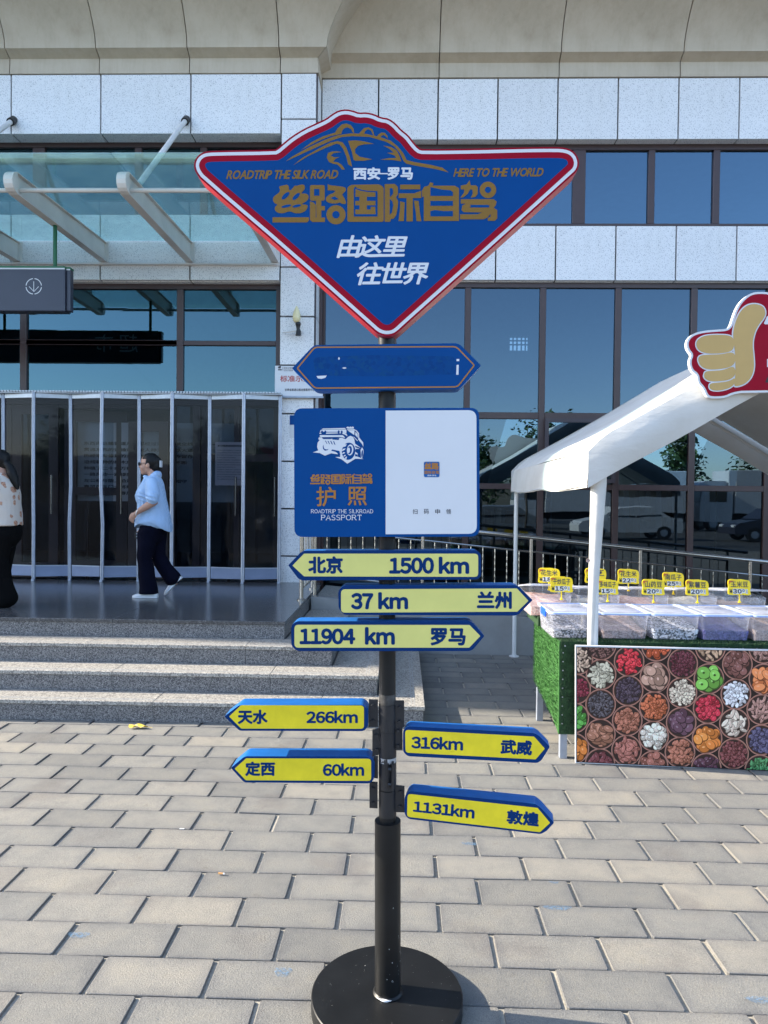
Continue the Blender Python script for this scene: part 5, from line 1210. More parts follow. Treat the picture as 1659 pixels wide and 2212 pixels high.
def make_box(x, y, z, kind, fill, label, tilt=0.0, lidang=0.0):
    r_ = thing('storage_box', label, 'box', (x, y, z), 'clear plastic boxes of dried goods on the stall table')
    def rr2(w, d, r=.03, n=4):
        pts = roundpoly([(-w / 2, 0), (w / 2, 0), (w / 2, d), (-w / 2, d)], r, n); return pts
    rings = []
    for zz, k in ((0.002, .90), (.012, .93), (BH * .9, .985), (BH, 1.0)):
        rings.append([Vector((x + px_ * k, y + BD / 2 + (py_ - BD / 2) * k, z + zz)) for px_, py_ in rr2(BW, BD)])
    m_ = MB(); m_.loft(rings, cap=False); m_.f.append(tuple(range(len(rings[0])))[::-1]); m_.mi.append(0)
    n_ = len(rings[0])
    m_.build('tub', M['plastic'], r_, 30)
    # contents with an uneven top
    h = BH * fill; nx, ny = 16, 18; vs, fs = [], []; rb = random.Random(int(x * 1000 + y * 77))
    for i in range(nx + 1):
        for j in range(ny + 1):
            u_, v_ = i / nx, j / ny; kk = .90 + .07 * fill
            vs.append((x + (u_ - .5) * BW * kk, y + BD / 2 + (v_ - .5) * BD * kk, z + h * (.62 + .42 * v_) + .010 * math.sin(5 * u_ + x * 9) * math.sin(4 * v_) + rb.uniform(-.0025, .0025)))
    for i in range(nx):
        for j in range(ny): a = i * (ny + 1) + j; fs.append((a, a + ny + 1, a + ny + 2, a + 1))
    per = [i * (ny + 1) for i in range(nx + 1)] + [nx * (ny + 1) + j for j in range(1, ny + 1)] + [i * (ny + 1) + ny for i in range(nx - 1, -1, -1)] + [j for j in range(ny - 1, 0, -1)]
    base = len(vs)
    for q in per: p_ = vs[q]; vs.append((x + (p_[0] - x) * .94, y + BD / 2 + (p_[1] - y - BD / 2) * .94, z + .006))
    for k in range(len(per)): fs.append((per[k], base + k, base + (k + 1) % len(per), per[(k + 1) % len(per)]))
    fs.append(tuple(base + k for k in range(len(per))))
    c = mesh('contents', vs, fs, GD[kind], r_, True)
    # lid: rim and translucent plate, hinged at its back edge
    Rl = Matrix.Rotation(lidang, 3, 'X'); hp = Vector((x, y + BD, z + BH + .004))
    def lp(px_, py_, zz): return hp + Rl @ (Vector((x + px_, y + py_, z + BH + .004 + zz)) - hp)
    o1 = rr2(BW + .022, BD + .022, .036); o2 = rr2(BW - .006, BD - .006, .03)
    off = -.011
    m_ = MB(); n_ = len(o1); A_ = [lp(a, b_ + off, 0) for a, b_ in o1]; B_2 = [lp(a, b_ + off, .012) for a, b_ in o1]; C_ = [lp(a, b_ + .003, .014) for a, b_ in o2]; D_ = [lp(a, b_ + .003, .004) for a, b_ in o2]
    m_.loft([A_, B_2, C_, D_], cap=False); m_.build('lid_rim', M['lid_rim'] if lidang == 0 else M['lid'], r_, 40)
    m_ = MB(); m_.add([lp(a * .995, b_ + .003, .007) for a, b_ in o2], [tuple(range(n_))]); i1 = roundpoly([(-BW * .36, BD * .14), (BW * .36, BD * .14), (BW * .36, BD * .86), (-BW * .36, BD * .86)], .03)
    m_.build('lid', M['lid'], r_)
    m_ = MB(); m_.loft([[lp(a, b_, .0095) for a, b_ in i1], [lp(a * .97, BD / 2 + (b_ - BD / 2) * .97, .0135) for a, b_ in i1]]); m_.build('lid_panel', M['lid'], r_, 40)
    if lidang == 0:
        for sx in (-1, 1):
            xx = x + sx * (BW / 2 + .006)
            MB().bbox((min(xx, xx + sx * .009), y + .13, z + BH - .035), (max(xx, xx + sx * .009), y + .29, z + BH + .016), .002).build('latch', M['latch'], r_)
    return r_
def make_tag(x, y, z, name, price, label, sc_=1.0, yaw=0.0, sup='0', w=.160, h=.112, raw=None):
    t = thing('price_tag', label, 'price tag', (x, y, z), 'yellow price tags clipped on the boxes')
    a = math.radians(yaw); r_ = Vector((math.cos(a), -math.sin(a), 0)); nn = Vector((-math.sin(a), -math.cos(a), -.12)).normalized(); up = Vector((0, .12, 1)).normalized()
    base = Vector((x, y, z))
    def L(px_, pz_, out_=0.0): return base + r_ * px_ * sc_ + up * (.052 + pz_) * sc_ + nn * out_
    ol = []
    for px_, pz_ in [(-.5, .10), (-.47, .02), (-.30, .0), (-.1, .03), (.1, .03), (.30, .0), (.47, .02), (.5, .10), (.46, .30), (.5, .5), (.49, .8), (.42, .93), (.25, .95), (.1, 1.0), (-.15, .98), (-.35, 1.0), (-.46, .93), (-.49, .75), (-.46, .5)]: ol.append((px_ * w, pz_ * h))
    ol = chaikin(ol, 2)
    f_ = [L(a_, b_) for a_, b_ in ol]; n_ = len(f_)
    m_ = MB(); m_.add(f_ + [p - nn * .005 for p in f_], [tuple(range(n_)), tuple(range(2 * n_ - 1, n_ - 1, -1))] + [(i, i + n_, (i + 1) % n_ + n_, (i + 1) % n_) for i in range(n_)]); m_.build('plate', M['tag_yellow'], t, 30)
    def fl(nm, polys, out_, mat):
        m2 = MB()
        for pl in polys:
            pts = [L(a_, b_, out_) for a_, b_ in pl]; nr = Vector((0, 0, 0))
            for i in range(len(pts)): nr += (pts[i] - pts[0]).cross(pts[(i + 1) % len(pts)] - pts[0])
            if nr.dot(nn) < 0: pts = pts[::-1]
            m2.add(pts, [tuple(range(len(pts)))])
        return m2.build(nm, mat, t)
    fl('corner_print', [[(-.44 * w, .9 * h), (-.18 * w, .9 * h), (-.36 * w, .8 * h), (-.42 * w, .66 * h)]], .0006, plain('orange_print', (.55, .12, .02), .5) if 'orp' not in M else M['orp'])
    wins = []
    xx = -.28 * w
    for ch in price: wins.append([(xx, .08 * h), (xx + .19 * w, .08 * h), (xx + .19 * w, .40 * h), (xx, .40 * h)]); xx += .20 * w
    wins.append([(xx, .14 * h), (xx + .13 * w, .14 * h), (xx + .13 * w, .40 * h), (xx, .40 * h)]); wins.append([(xx + .155 * w, .10 * h), (xx + .24 * w, .10 * h), (xx + .24 * w, .38 * h), (xx + .155 * w, .38 * h)])
    fl('number_window', wins, .0006, M['white_film'])
    def tx(s, x0, x1, z0, z1, mat, bold=0.0, full=False, raw=False, gap=.05):
        V, F = glyphs(s) if raw else textshape(s, gap, full)
        lx, hx_ = min(v[0] for v in V), max(v[0] for v in V); ly, hy = min(v[1] for v in V), max(v[1] for v in V); m2 = MB()
        for k, (dx, dy) in enumerate([(0, 0)] + ([(bold * math.cos(q * PI / 2), bold * math.sin(q * PI / 2)) for q in range(4)] if bold else [])):
            m2.add([L(x0 * w + (v[0] + dx - lx) / (hx_ - lx) * (x1 - x0) * w, z0 * h + (v[1] + dy - ly) / (hy - ly) * (z1 - z0) * h, .0012 + k * .00003) for v in V], F)
        m2.build('lettering', mat, t)
    if name: tx(name, -.36, .38, .50, .86, M['txt_grey'], .02, raw=True)
    tx('¥', -.42, -.30, .12, .37, M['black'], .03)
    xx = -.265
    for ch in price: tx(ch, xx, xx + .15, .12, .37, M['black'], .045, True); xx += .20
    tx(sup, xx + .0, xx + .085, .21, .37, M['black'], .04, True)
    tx('元', xx + .16, xx + .21, .15, .34, M['txt_grey'], .02)
    MB().tube([L(0, .01, -.002), L(0, -.022, -.002), L(0, -.05, -.002)], .0045 * sc_, 8).build('stem', M['tag_yellow'], t, 40)
    MB().bbox(tuple(L(0, -.05, 0) + Vector((-.009, -.004, -.003))), tuple(L(0, -.05, 0) + Vector((.009, .01, .006))), .002).build('clip', M['tag_yellow'], t)
    return t
M['orp'] = plain('orange_print', (.55, .12, .02), .5)
FY = 4.70; zt_ = TZ + .001
fr_ = [(1.155, 'sunflower', .62, 'front clear box of dark striped sunflower seeds at the left end of the table'), (1.482, 'melon', .58, 'front clear box of brown melon seeds right of the tent pole'), (1.815, 'yam', .72, 'front clear box of black and white speckled beans'), (2.145, 'purple', .70, 'front clear box of purple beans with a paper slip'), (2.475, 'corn', .75, 'front clear box of tan beans at the right edge')]
for x, k, fl_, lab in fr_: make_box(x, FY, zt_, k, fl_, lab)
bk = [(1.09, 'peanut', .7, 'rear clear box of pink peanuts behind the sunflower seeds'), (1.44, 'bean', .5, 'rear clear box with its lid ajar behind the melon seeds'), (1.79, 'peanut', .6, 'rear clear box with its lid ajar behind the speckled beans'), (2.14, 'pump', .6, 'rear clear box with its lid ajar behind the purple beans'), (2.49, 'corn', .5, 'rear clear box with its lid ajar behind the tan beans')]
MB().bbox((1.0, 5.165, TZ + .001), (TX1 - .8, 5.62, TZ + .070), .003).build('riser_board', M['grass_front'], table)
for i, (x, k, fl_, lab) in enumerate(bk): make_box(x, 5.17, TZ + .071, k, fl_, lab, lidang=(-.14 if i == 0 else -.09))
MB().bbox((2.17, 4.745, zt_ + .058), (2.26, 4.80, zt_ + .064), .001).build('paper_slip', M['paper'], None) if False else None
def tagat(u, v, y): p_ = at(u, v, y); return p_
tags = [('花生米', '18', (1186, 1262), 5.24, 'yellow price tag with peanut text and 18 at the far left rear', '0', 8), ('干炒瓜子', '15', (1213, 1283), 4.98, 'yellow price tag on the sunflower seed box at the left end', '0', 2), ('豆', '8', (1287, 1262), 5.28, 'yellow price tag half hidden behind the tent pole', '0', 0), ('多味瓜子', '15', (1313, 1287), 5.0, 'small yellow price tag on the melon seed box', '0', 0),
        ('花生米', '22', (1358, 1264), 5.3, 'yellow price tag with peanut text reading 22 standing on the rear row', '0', 0), ('山药豆', '20', (1412, 1289), 5.0, 'yellow price tag reading 20 on the speckled bean box', '0', 0), ('南瓜子', '25', (1455, 1271), 5.3, 'yellow price tag with pumpkin seed text reading 25 on the rear row', '0', 0), ('紫薯豆', '20', (1507, 1290), 5.0, 'yellow price tag reading 20 on the purple bean box', '0', 2), ('玉米豆', '30', (1598, 1289), 5.0, 'yellow price tag reading 30 on the box at the right edge', '0', 0)]
for nm, pr_, (u, v), y, lab, sup, yw in tags:
    p_ = at(u, v + 13, y); make_tag(p_.x, y, p_.z, nm, pr_, lab, 1.0 if pr_ != '15' or nm != '多味瓜子' else .95, yw, sup)
# ================================================================== THE PEOPLE
def capsule(mb, pts, n=14, sy=1.0):
    """tapered limb through (x, y, z, r) or (x, y, z, rx, ry) stations with rounded ends"""
    P_ = [Vector(p[:3]) for p in pts]; R1 = [p[3] for p in pts]; R2 = [(p[4] if len(p) > 4 else p[3] * sy) for p in pts]
    t0 = (P_[1] - P_[0]).normalized(); t1 = (P_[-1] - P_[-2]).normalized()
    st_ = []
    for a in (.98, .8, .45): st_.append((P_[0] - t0 * min(R1[0], R2[0]) * a, R1[0] * math.sqrt(1 - a * a) + .0005, R2[0] * math.sqrt(1 - a * a) + .0005, t0))
    for i, p in enumerate(P_):
        t = (P_[min(i + 1, len(P_) - 1)] - P_[max(i - 1, 0)]).normalized(); st_.append((p, R1[i], R2[i], t))
    for a in (.45, .8, .98): st_.append((P_[-1] + t1 * min(R1[-1], R2[-1]) * a, R1[-1] * math.sqrt(1 - a * a) + .0005, R2[-1] * math.sqrt(1 - a * a) + .0005, t1))
    rings = []
    for p, r1_, r2_, t in st_:
        ref = Vector((0, 1, 0)); e1 = t.cross(ref)
        if e1.length < .2: ref = Vector((0, 0, 1)); e1 = t.cross(ref)
        e1.normalize(); e2 = e1.cross(t).normalized()          # e1 in the x-z plane, e2 close to y
        rings.append([p + e1 * r1_ * math.cos(2 * PI * k / n) + e2 * r2_ * math.sin(2 * PI * k / n) for k in range(n)])
    mb.loft(rings)
def ellipsoid(mb, c, r, rot=0.0, n=14, m=10):
    c = Vector(c); Rm = Matrix.Rotation(rot, 3, 'Y'); rings = []
    for j in range(1, m):
        ph = PI * j / m
        rings.append([c + Rm @ Vector((r[0] * math.sin(ph) * math.cos(2 * PI * k / n), r[1] * math.sin(ph) * math.sin(2 * PI * k / n), -r[2] * math.cos(ph))) for k in range(n)])
    mb.loft(rings)
def fuse(mb, name, mat, parent, org, voxel=.007, smooth=6, disp=None):
    """weld overlapping volumes into one continuous skin"""
    me = bpy.data.meshes.new(name); me.from_pydata(mb.v, [], mb.f); o = bpy.data.objects.new(name, me); C.objects.link(o)
    bm = bmesh.new(); bm.from_mesh(me); bmesh.ops.recalc_face_normals(bm, faces=bm.faces); bm.to_mesh(me); bm.free()
    r_ = o.modifiers.new('r', 'REMESH'); r_.mode = 'VOXEL'; r_.voxel_size = voxel; r_.use_smooth_shade = True
    if smooth: s_ = o.modifiers.new('s', 'SMOOTH'); s_.iterations = smooth; s_.factor = .5
    dg = bpy.context.evaluated_depsgraph_get(); m2 = bpy.data.meshes.new_from_object(o.evaluated_get(dg)); bpy.data.objects.remove(o)
    vs = [v.co + Vector(org) for v in m2.vertices]; fs = [tuple(p.vertices) for p in m2.polygons]
    if disp: vs = [v + disp(v - Vector(org)) for v in vs]
    return mesh(name, vs, fs, mat, parent, True)
M['skin'] = plain('skin', (.42, .235, .165), .5, 0, .06, 8)
M['hair'] = plain('black_hair', (.004, .0038, .004), .5, 0, .3, 40, .5, 90, spec=.25)
M['trousers'] = plain('dark_navy_trousers', (.0025, .003, .010), .95, 0, .2, 9, .2, 30, spec=.1)
M['black_cloth'] = plain('black_trousers', (.0035, .0035, .0038), .95, 0, .2, 9, .2, 30, spec=.1)
M['shoe'] = plain('white_shoe', (.66, .68, .70), .5, 0, .05)
M['bracelet'] = plain('white_bracelet', (.8, .75, .68), .3)
M['lens'] = plain('spectacle_lens', (.06, .08, .10), .1)
m, nt, b = nodes('light_blue_shirt'); v = coords(nt)
wv = N(nt, 'TexWave'); nt.links.new(v, wv.inputs['Vector']); wv.inputs['Scale'].default_value = 40; wv.bands_direction = 'X'
nt.links.new(mixc(nt, 1.0, ramp(nt, wv.outputs['Fac'], [(0, (.30, .45, .66)), (1, (.37, .52, .72))]), ramp(nt, noise(nt, v, 7, 4), [(.3, (.9,) * 3), (.7, (1.05,) * 3)]), 'MULTIPLY'), b.inputs['Base Color'])
b.inputs['Roughness'].default_value = .8; bump(nt, b, noise(nt, v, 11, 4, .55), .7, .02); M['shirt'] = m
m, nt, b = nodes('printed_cream_blouse'); v = coords(nt)
wp = N(nt, 'TexNoise'); nt.links.new(v, wp.inputs['Vector']); wp.inputs['Scale'].default_value = 30
mv = N(nt, 'VectorMath', operation='MULTIPLY_ADD'); nt.links.new(wp.outputs['Color'], mv.inputs[0]); mv.inputs[1].default_value = (.03,) * 3; nt.links.new(v, mv.inputs[2])
vo = N(nt, 'TexVoronoi'); nt.links.new(mv.outputs[0], vo.inputs['Vector']); vo.inputs['Scale'].default_value = 13; vo.inputs['Randomness'].default_value = .9
fl_ = ramp(nt, vo.outputs['Distance'], [(.36, (1, 1, 1)), (.42, (0, 0, 0))]); fine_ = ramp(nt, noise(nt, v, 75, 3, .7), [(.42, (.30, .12, .07)), (.58, (.50, .30, .20))])
scb = N(nt, 'SeparateColor'); nt.links.new(vo.outputs['Color'], scb.inputs[0]); pk = ramp(nt, scb.outputs[1], [(.28, (0, 0, 0)), (.32, (1, 1, 1))])
nt.links.new(mixc(nt, mixc(nt, 1.0, fl_, pk, 'MULTIPLY'), (.54, .48, .42), fine_), b.inputs['Base Color']); b.inputs['Roughness'].default_value = .8; bump(nt, b, noise(nt, v, 13, 3), .5, .015); M['blouse'] = m

def face_parts(mb, hx, hz, y=0.0, s=1.0):
    """nose, lips, chin and ears on a head that looks towards -x"""
    ellipsoid(mb, (hx - .092 * s, y, hz - .012 * s), (.018 * s, .013 * s, .026 * s), -.35)
    ellipsoid(mb, (hx - .099 * s, y, hz - .026 * s), (.012 * s, .015 * s, .010 * s))
    ellipsoid(mb, (hx - .084 * s, y, hz - .052 * s), (.012 * s, .024 * s, .007 * s)); ellipsoid(mb, (hx - .081 * s, y, hz - .064 * s), (.012 * s, .021 * s, .008 * s))
    ellipsoid(mb, (hx - .064 * s, y, hz - .088 * s), (.024 * s, .030 * s, .020 * s))
    for sy in (-1, 1):
        ellipsoid(mb, (hx + .012 * s, y + sy * .074 * s, hz - .010 * s), (.018 * s, .010 * s, .030 * s), .15)
        ellipsoid(mb, (hx - .045 * s, y + sy * .04 * s, hz - .030 * s), (.035 * s, .030 * s, .035 * s))
def hand_mesh(mb, wrist, palm, dirv, spread, curl, s=1.0):
    """palm, four bent fingers of unequal length and a thumb from its side"""
    w = Vector(wrist); p = Vector(palm); d = Vector(dirv).normalized(); sv = Vector(spread).normalized(); cv = Vector(curl).normalized()
    capsule(mb, [(*w, .022 * s), (*((w + p) / 2), .026 * s), (*p, .030 * s, .020 * s)], 10)
    ellipsoid(mb, tuple(p), (.036 * s, .020 * s, .036 * s))
    for k, ln in enumerate((.062, .070, .066, .052)):
        b0 = p + d * .026 * s + sv * (.024 - .016 * k) * s; L_ = ln * s
        k1 = b0 + d * L_ * .42; k2 = k1 + (d * .55 + cv * .8).normalized() * L_ * .34; k3 = k2 + (cv * 1.0 - d * .25).normalized() * L_ * .28
        capsule(mb, [(*b0, .0095 * s), (*k1, .0090 * s), (*k2, .0082 * s), (*k3, .0070 * s)], 8)
    tb = p - d * .012 * s + sv * .026 * s; t1_ = tb + (d * .6 + sv * .6 + cv * .4).normalized() * .028 * s; t2_ = t1_ + (d * .8 + cv * .5).normalized() * .026 * s
    capsule(mb, [(*tb, .013 * s), (*t1_, .011 * s), (*t2_, .0085 * s)], 8)

# --- woman in the light blue shirt, striding to the left
wf = atz(325, 1289, .62); WO = Vector((wf.x - .0, wf.y, .62))
K = .000834
def w(zx, zy): return ((zx - 480) * K, (2030 - zy) * K)          # x, z of the figure from its side outline
wo = thing('person', 'person in a light blue shirt and dark trousers striding left with a phone in hand', 'person', WO)
def S(zx, zy, y, *r): x, z = w(zx, zy); return (x, y, z, *r)
bd = MB()
hx, hz = w(455, 345)
ellipsoid(bd, (hx + .004, 0, hz + .018), (.093, .074, .098)); ellipsoid(bd, (hx - .018, 0, hz - .045), (.072, .060, .062)); face_parts(bd, hx, hz)
capsule(bd, [S(490, 430, 0, .050), S(505, 480, 0, .052), S(520, 540, 0, .066)])
capsule(bd, [S(520, 640, 0, .08, .115), S(500, 750, 0, .115, .14), S(510, 950, 0, .12, .14), S(515, 1120, 0, .13, .155)], 18)
# near (left) arm: bent, forearm forward
capsule(bd, [S(550, 610, -.125, .040), S(580, 700, -.170, .040), S(602, 810, -.195, .042)]); capsule(bd, [S(602, 815, -.195, .042), S(500, 880, -.20, .038), S(395, 945, -.19, .026)])
hand_mesh(bd, S(395, 945, -.19)[:3], S(345, 990, -.185)[:3], (-.55, .05, -.8), (-.75, -.1, .5), (.35, .4, -.75), .92)
# far arm hanging forward with the phone
capsule(bd, [S(500, 610, .125, .040), S(450, 720, .19, .045), S(410, 870, .20, .042), S(345, 1040, .19, .034), S(300, 1165, .17, .025)])
hand_mesh(bd, S(300, 1165, .17)[:3], S(285, 1222, .165)[:3], (-.25, 0, -.95), (-.9, 0, .2), (.3, -.8, -.5), 1.05)
# legs
capsule(bd, [S(480, 1180, -.07, .085), S(465, 1400, -.075, .072), S(462, 1580, -.075, .055), S(480, 1780, -.075, .047), S(490, 1960, -.075, .036)])
capsule(bd, [S(520, 1180, .07, .085), S(530, 1400, .075, .07), S(570, 1600, .075, .053), S(680, 1760, .075, .044), S(770, 1850, .075, .034)])
fuse(bd, 'body', M['skin'], wo, WO, .0065, 4)
# shirt: boxy, gathered under the bust, long curved tail at the back
sh = MB()
def ring_sh(z, xf_, xb, ry, n=22):
    cx = (xf_ + xb) / 2; rx = (xb - xf_) / 2
    return [Vector((cx + rx * math.copysign(abs(math.cos(2 * PI * k / n)) ** .9, math.cos(2 * PI * k / n)), ry * math.copysign(abs(math.sin(2 * PI * k / n)) ** .85, math.sin(2 * PI * k / n)), z)) for k in range(n)]
def wr(zy, xa, xb_, ry): return ring_sh(w(0, zy)[1], w(xa, 0)[0], w(xb_, 0)[0], ry)
rr_ = [wr(492, 415, 585, .075), wr(535, 390, 612, .115), wr(600, 360, 634, .150), wr(680, 312, 648, .160), wr(745, 290, 662, .160), wr(800, 300, 676, .155), wr(850, 324, 690, .150), wr(920, 318, 706, .158), wr(1000, 303, 724, .172), wr(1045, 296, 735, .187)]
# hem: front at 1150, side at 1075, back at 1190
n_ = 22; hem = []
for k, p in enumerate(wr(1120, 286, 745, .19)):
    c_ = math.cos(2 * PI * k / n_); zz = 1050 + (160 * max(0, c_) ** 1.1) + (105 * max(0, -c_) ** 1.1); hem.append(Vector((p.x, p.y, w(0, zz)[1])))
sh.loft(rr_ + [hem])
for k in range(7):                                                    # sleeve, gathered above the elbow
    pass
capsule(sh, [S(545, 580, -.135, .066), S(570, 670, -.170, .070), S(582, 745, -.190, .070)], 16)
capsule(sh, [S(582, 748, -.197, .070), S(587, 772, -.199, .066)], 16); capsule(sh, [S(588, 775, -.20, .062), S(592, 790, -.20, .056)], 16)
capsule(sh, [S(500, 575, .135, .066), S(455, 700, .185, .070), S(425, 790, .20, .066)], 16)
# collar
capsule(sh, [S(560, 470, 0, .045, .075), S(535, 500, 0, .055, .082)], 16); ellipsoid(sh, S(440, 510, -.045), (.040, .022, .022), .5); ellipsoid(sh, S(440, 510, .045), (.040, .022, .022), .5)
def folds(v):
    a = math.sin(v.x * 34 + v.z * 16 + 3 * math.sin(v.z * 9)) * .0030 + math.sin(v.z * 60 + v.x * 30) * .0016
    zb = w(0, 850)[1]; g_ = math.exp(-((v.z - zb) / .05) ** 2) * .0042 * math.sin(v.x * 150) * (1 if v.x < .05 else 0)
    zs = w(0, 760)[1]; sl_ = math.exp(-((v.z - zs) / .05) ** 2) * .0055 * math.sin((v.z + v.x * .3) * 150) * (1 if v.y < -.13 else 0)
    return Vector((a * .6, (-1 if v.y < 0 else 1) * (a + g_ + sl_), g_ * .4))
fuse(sh, 'shirt', M['shirt'], wo, WO, .0075, 3, folds)
tr_ = MB()
capsule(tr_, [S(520, 1110, 0, .140, .165), S(500, 1180, 0, .132, .168), S(490, 1240, 0, .125, .155)], 18)
capsule(tr_, [S(472, 1220, -.075, .105, .095), S(455, 1380, -.078, .094, .088), S(440, 1540, -.078, .080, .078), S(462, 1720, -.078, .084, .08), S(484, 1880, -.078, .094, .085), S(490, 1990, -.078, .100, .085)], 16)
capsule(tr_, [S(530, 1210, .075, .105, .095), S(535, 1380, .078, .088, .085), S(550, 1530, .078, .078, .08), S(630, 1670, .078, .080, .08), S(735, 1800, .078, .092, .083)], 16)
fuse(tr_, 'trousers', M['trousers'], wo, WO, .008, 4, lambda v: Vector((math.sin(v.z * 30 + v.y * 20) * .003, math.sin(v.z * 22) * .002, max(0, .045 - v.z) if v.y < .02 or v.z < .03 else 0)))
def shoe(parent, org, heel, ang, L_=.255, mat='shoe'):
    """flat shoe pointing to -x, its heel at 'heel', pitched toe-down by ang"""
    m_ = MB(); R_ = Matrix.Rotation(-ang, 3, 'Y'); h = Vector(heel)
    def T_(x, y, z): return h + R_ @ Vector((x, y, z))
    secs = [(.012, .026, .052), (-.02, .034, .062), (-.08, .034, .060), (-.13, .040, .056), (-.18, .044, .046), (-.225, .038, .034), (-.250, .022, .022)]
    m_.loft([[T_(x, ry * math.cos(2 * PI * k / 14), .012 + max(0, (hh - .012)) * max(0, math.sin(2 * PI * k / 14)) + (.0 if math.sin(2 * PI * k / 14) > 0 else -.0)) for k in range(14)] for x, ry, hh in secs])
    m2 = MB(); so_ = [(x, ry * 1.07) for x, ry, hh in secs]
    pts = [T_(x, ry, 0) for x, ry in so_] + [T_(x, -ry, 0) for x, ry in so_[::-1]]; m2.prism([p + Vector(org) for p in pts], R_ @ Vector((0, 0, .016)))
    m_.v = [p + Vector(org) for p in m_.v]
    o = m_.build('shoe', M[mat], parent, True); m2.build('sole', M[mat], o)
a = w(590, 2030); shoe(wo, WO, (a[0], -.078, .002), 0.0)
a = w(835, 1790); shoe(wo, WO, (a[0] + .012, .078, a[1] - .012), math.radians(46))
hr = MB()
ellipsoid(hr, (hx + .018, 0, hz + .030), (.098, .083, .098)); ellipsoid(hr, (hx + .066, 0, hz - .015), (.056, .058, .072)); capsule(hr, [S(545, 300, 0, .055), S(560, 400, 0, .034)])
hr2 = MB(); hr2.v = hr.v; hr2.f = hr.f
ho = fuse(hr, 'hair', M['hair'], wo, WO, .0065, 3)
# clear the face: pull hair vertices in front of the hairline back into the skull
me = ho.data
for v_ in me.vertices:
    p = v_.co + ho.location
    lim = hx - .055 if p.z > hz + .055 else hx - .018 + .25 * max(0, p.z - hz - .0) if p.z > hz - .02 else hx + .022
    if p.x < lim and p.z < hz + .085: v_.co.x += (lim - p.x) * .8; v_.co.y *= .90
MB().bbox(tuple(WO + Vector((hx + .122, -.035, hz - .028))), tuple(WO + Vector((hx + .132, .035, hz + .045))), .004).build('hair_clip', M['white_film'], wo)
gl_ = MB()
for sy in (-1, 1):
    c_ = WO + Vector((hx - .094, sy * .034, hz + .006)); gl_.loft([[c_ + Vector((dx, .027 * math.cos(2 * PI * k / 14), .021 * math.sin(2 * PI * k / 14))) for k in range(14)] for dx in (-.003, .003)])
    gl_.tube([WO + Vector((hx - .092, sy * .062, hz + .014)), WO + Vector((hx + .012, sy * .080, hz + .012))], .0022, 6)
gl_.build('glasses', M['lens'], wo, 40)
bc = Vector(S(392, 948, -.19)[:3]) + WO
MB().tube([bc + Vector((.033 * math.sin(t) * .35, .033 * math.cos(t), .033 * math.sin(t))) for t in [k * 2 * PI / 14 for k in range(15)]], .0045, 6).build('bracelet', M['bracelet'], wo, True)
ph = thing('phone', 'black smartphone held in the striding person\'s hand', 'phone', Vector(S(285, 1250, .135)[:3]) + WO)
c_ = Vector(S(262, 1256, .128)[:3]) + WO
MB().bbox(tuple(c_ + Vector((-.038, -.005, -.036))), tuple(c_ + Vector((.040, .005, .036))), .003).build('case', M['black'], ph)
for dx, dz in ((-.012, .018), (-.012, -.012), (.010, .018)): MB().tube([c_ + Vector((dx, -.0055, dz)), c_ + Vector((dx, -.009, dz))], .0075, 12).build('camera_lens', M['alu_dull'], ph)

# --- person with a ponytail leaving at the left edge
mf = atz(30, 1310, .62); MO = Vector((-3.80, mf.y, .62))
K2 = .001013
def w2(zx, zy): return ((zx - 30) * K2 + .0, (2165 - zy) * K2)
def S2(zx, zy, y, *r): x, z = w2(zx, zy); return (x, y, z, *r)
MO.x = at(0 + 30 * .2319, 1290, MO.y).x
p2 = thing('person', 'person with a black ponytail in a cream blouse with brown flowers at the left edge', 'person', MO)
bd = MB(); hx, hz = w2(-20, 800)
ellipsoid(bd, (hx + .004, 0, hz + .018), (.093, .074, .098)); ellipsoid(bd, (hx - .018, 0, hz - .045), (.072, .060, .062)); face_parts(bd, hx, hz)
capsule(bd, [S2(20, 870, 0, .052), S2(30, 920, 0, .055), S2(30, 960, 0, .06)])
capsule(bd, [S2(25, 1040, 0, .08, .115), S2(20, 1150, 0, .11, .14), S2(40, 1350, 0, .125, .15)], 18)
capsule(bd, [S2(20, 980, -.17, .046), S2(-20, 1130, -.19, .043), S2(-30, 1230, -.19, .04)]); capsule(bd, [S2(-30, 1230, -.19, .04), S2(-110, 1290, -.18, .034), S2(-170, 1320, -.16, .026)])
hand_mesh(bd, S2(-170, 1320, -.16)[:3], S2(-215, 1335, -.15)[:3], (-.9, .1, -.3), (0, -.2, .9), (.1, .9, -.4))
capsule(bd, [S2(20, 980, .17, .046), S2(-20, 1130, .19, .043), S2(-40, 1250, .19, .04), S2(-90, 1400, .18, .028)])
hand_mesh(bd, S2(-90, 1400, .18)[:3], S2(-105, 1445, .18)[:3], (-.3, 0, -.95), (-.9, 0, .2), (.3, -.8, -.5))
for y, e_ in ((-.08, 60), (.08, -60)): capsule(bd, [S2(50, 1430, y, .075), S2(10, 1750, y, .05), S2(e_, 2080, y, .034)])
fuse(bd, 'body', M['skin'], p2, MO, .0075, 4)
sh = MB()
def wr2(zy, xa, xb_, ry): return ring_sh(w2(0, zy)[1], w2(xa, 0)[0], w2(xb_, 0)[0], ry)
sh.loft([wr2(905, -30, 75, .08), wr2(945, -70, 110, .14), wr2(1010, -110, 150, .175), wr2(1100, -130, 165, .18), wr2(1200, -115, 172, .175), wr2(1300, -105, 182, .18), wr2(1400, -105, 188, .185)])
for sy in (-1, 1): capsule(sh, [S2(20, 985, sy * .155, .066), S2(-5, 1080, sy * .19, .066), S2(-22, 1170, sy * .195, .060)], 16)
fuse(sh, 'blouse', M['blouse'], p2, MO, .0085, 3, lambda v: Vector((0, (-1 if v.y < 0 else 1) * math.sin(v.z * 40 + v.x * 25) * .003, 0)))
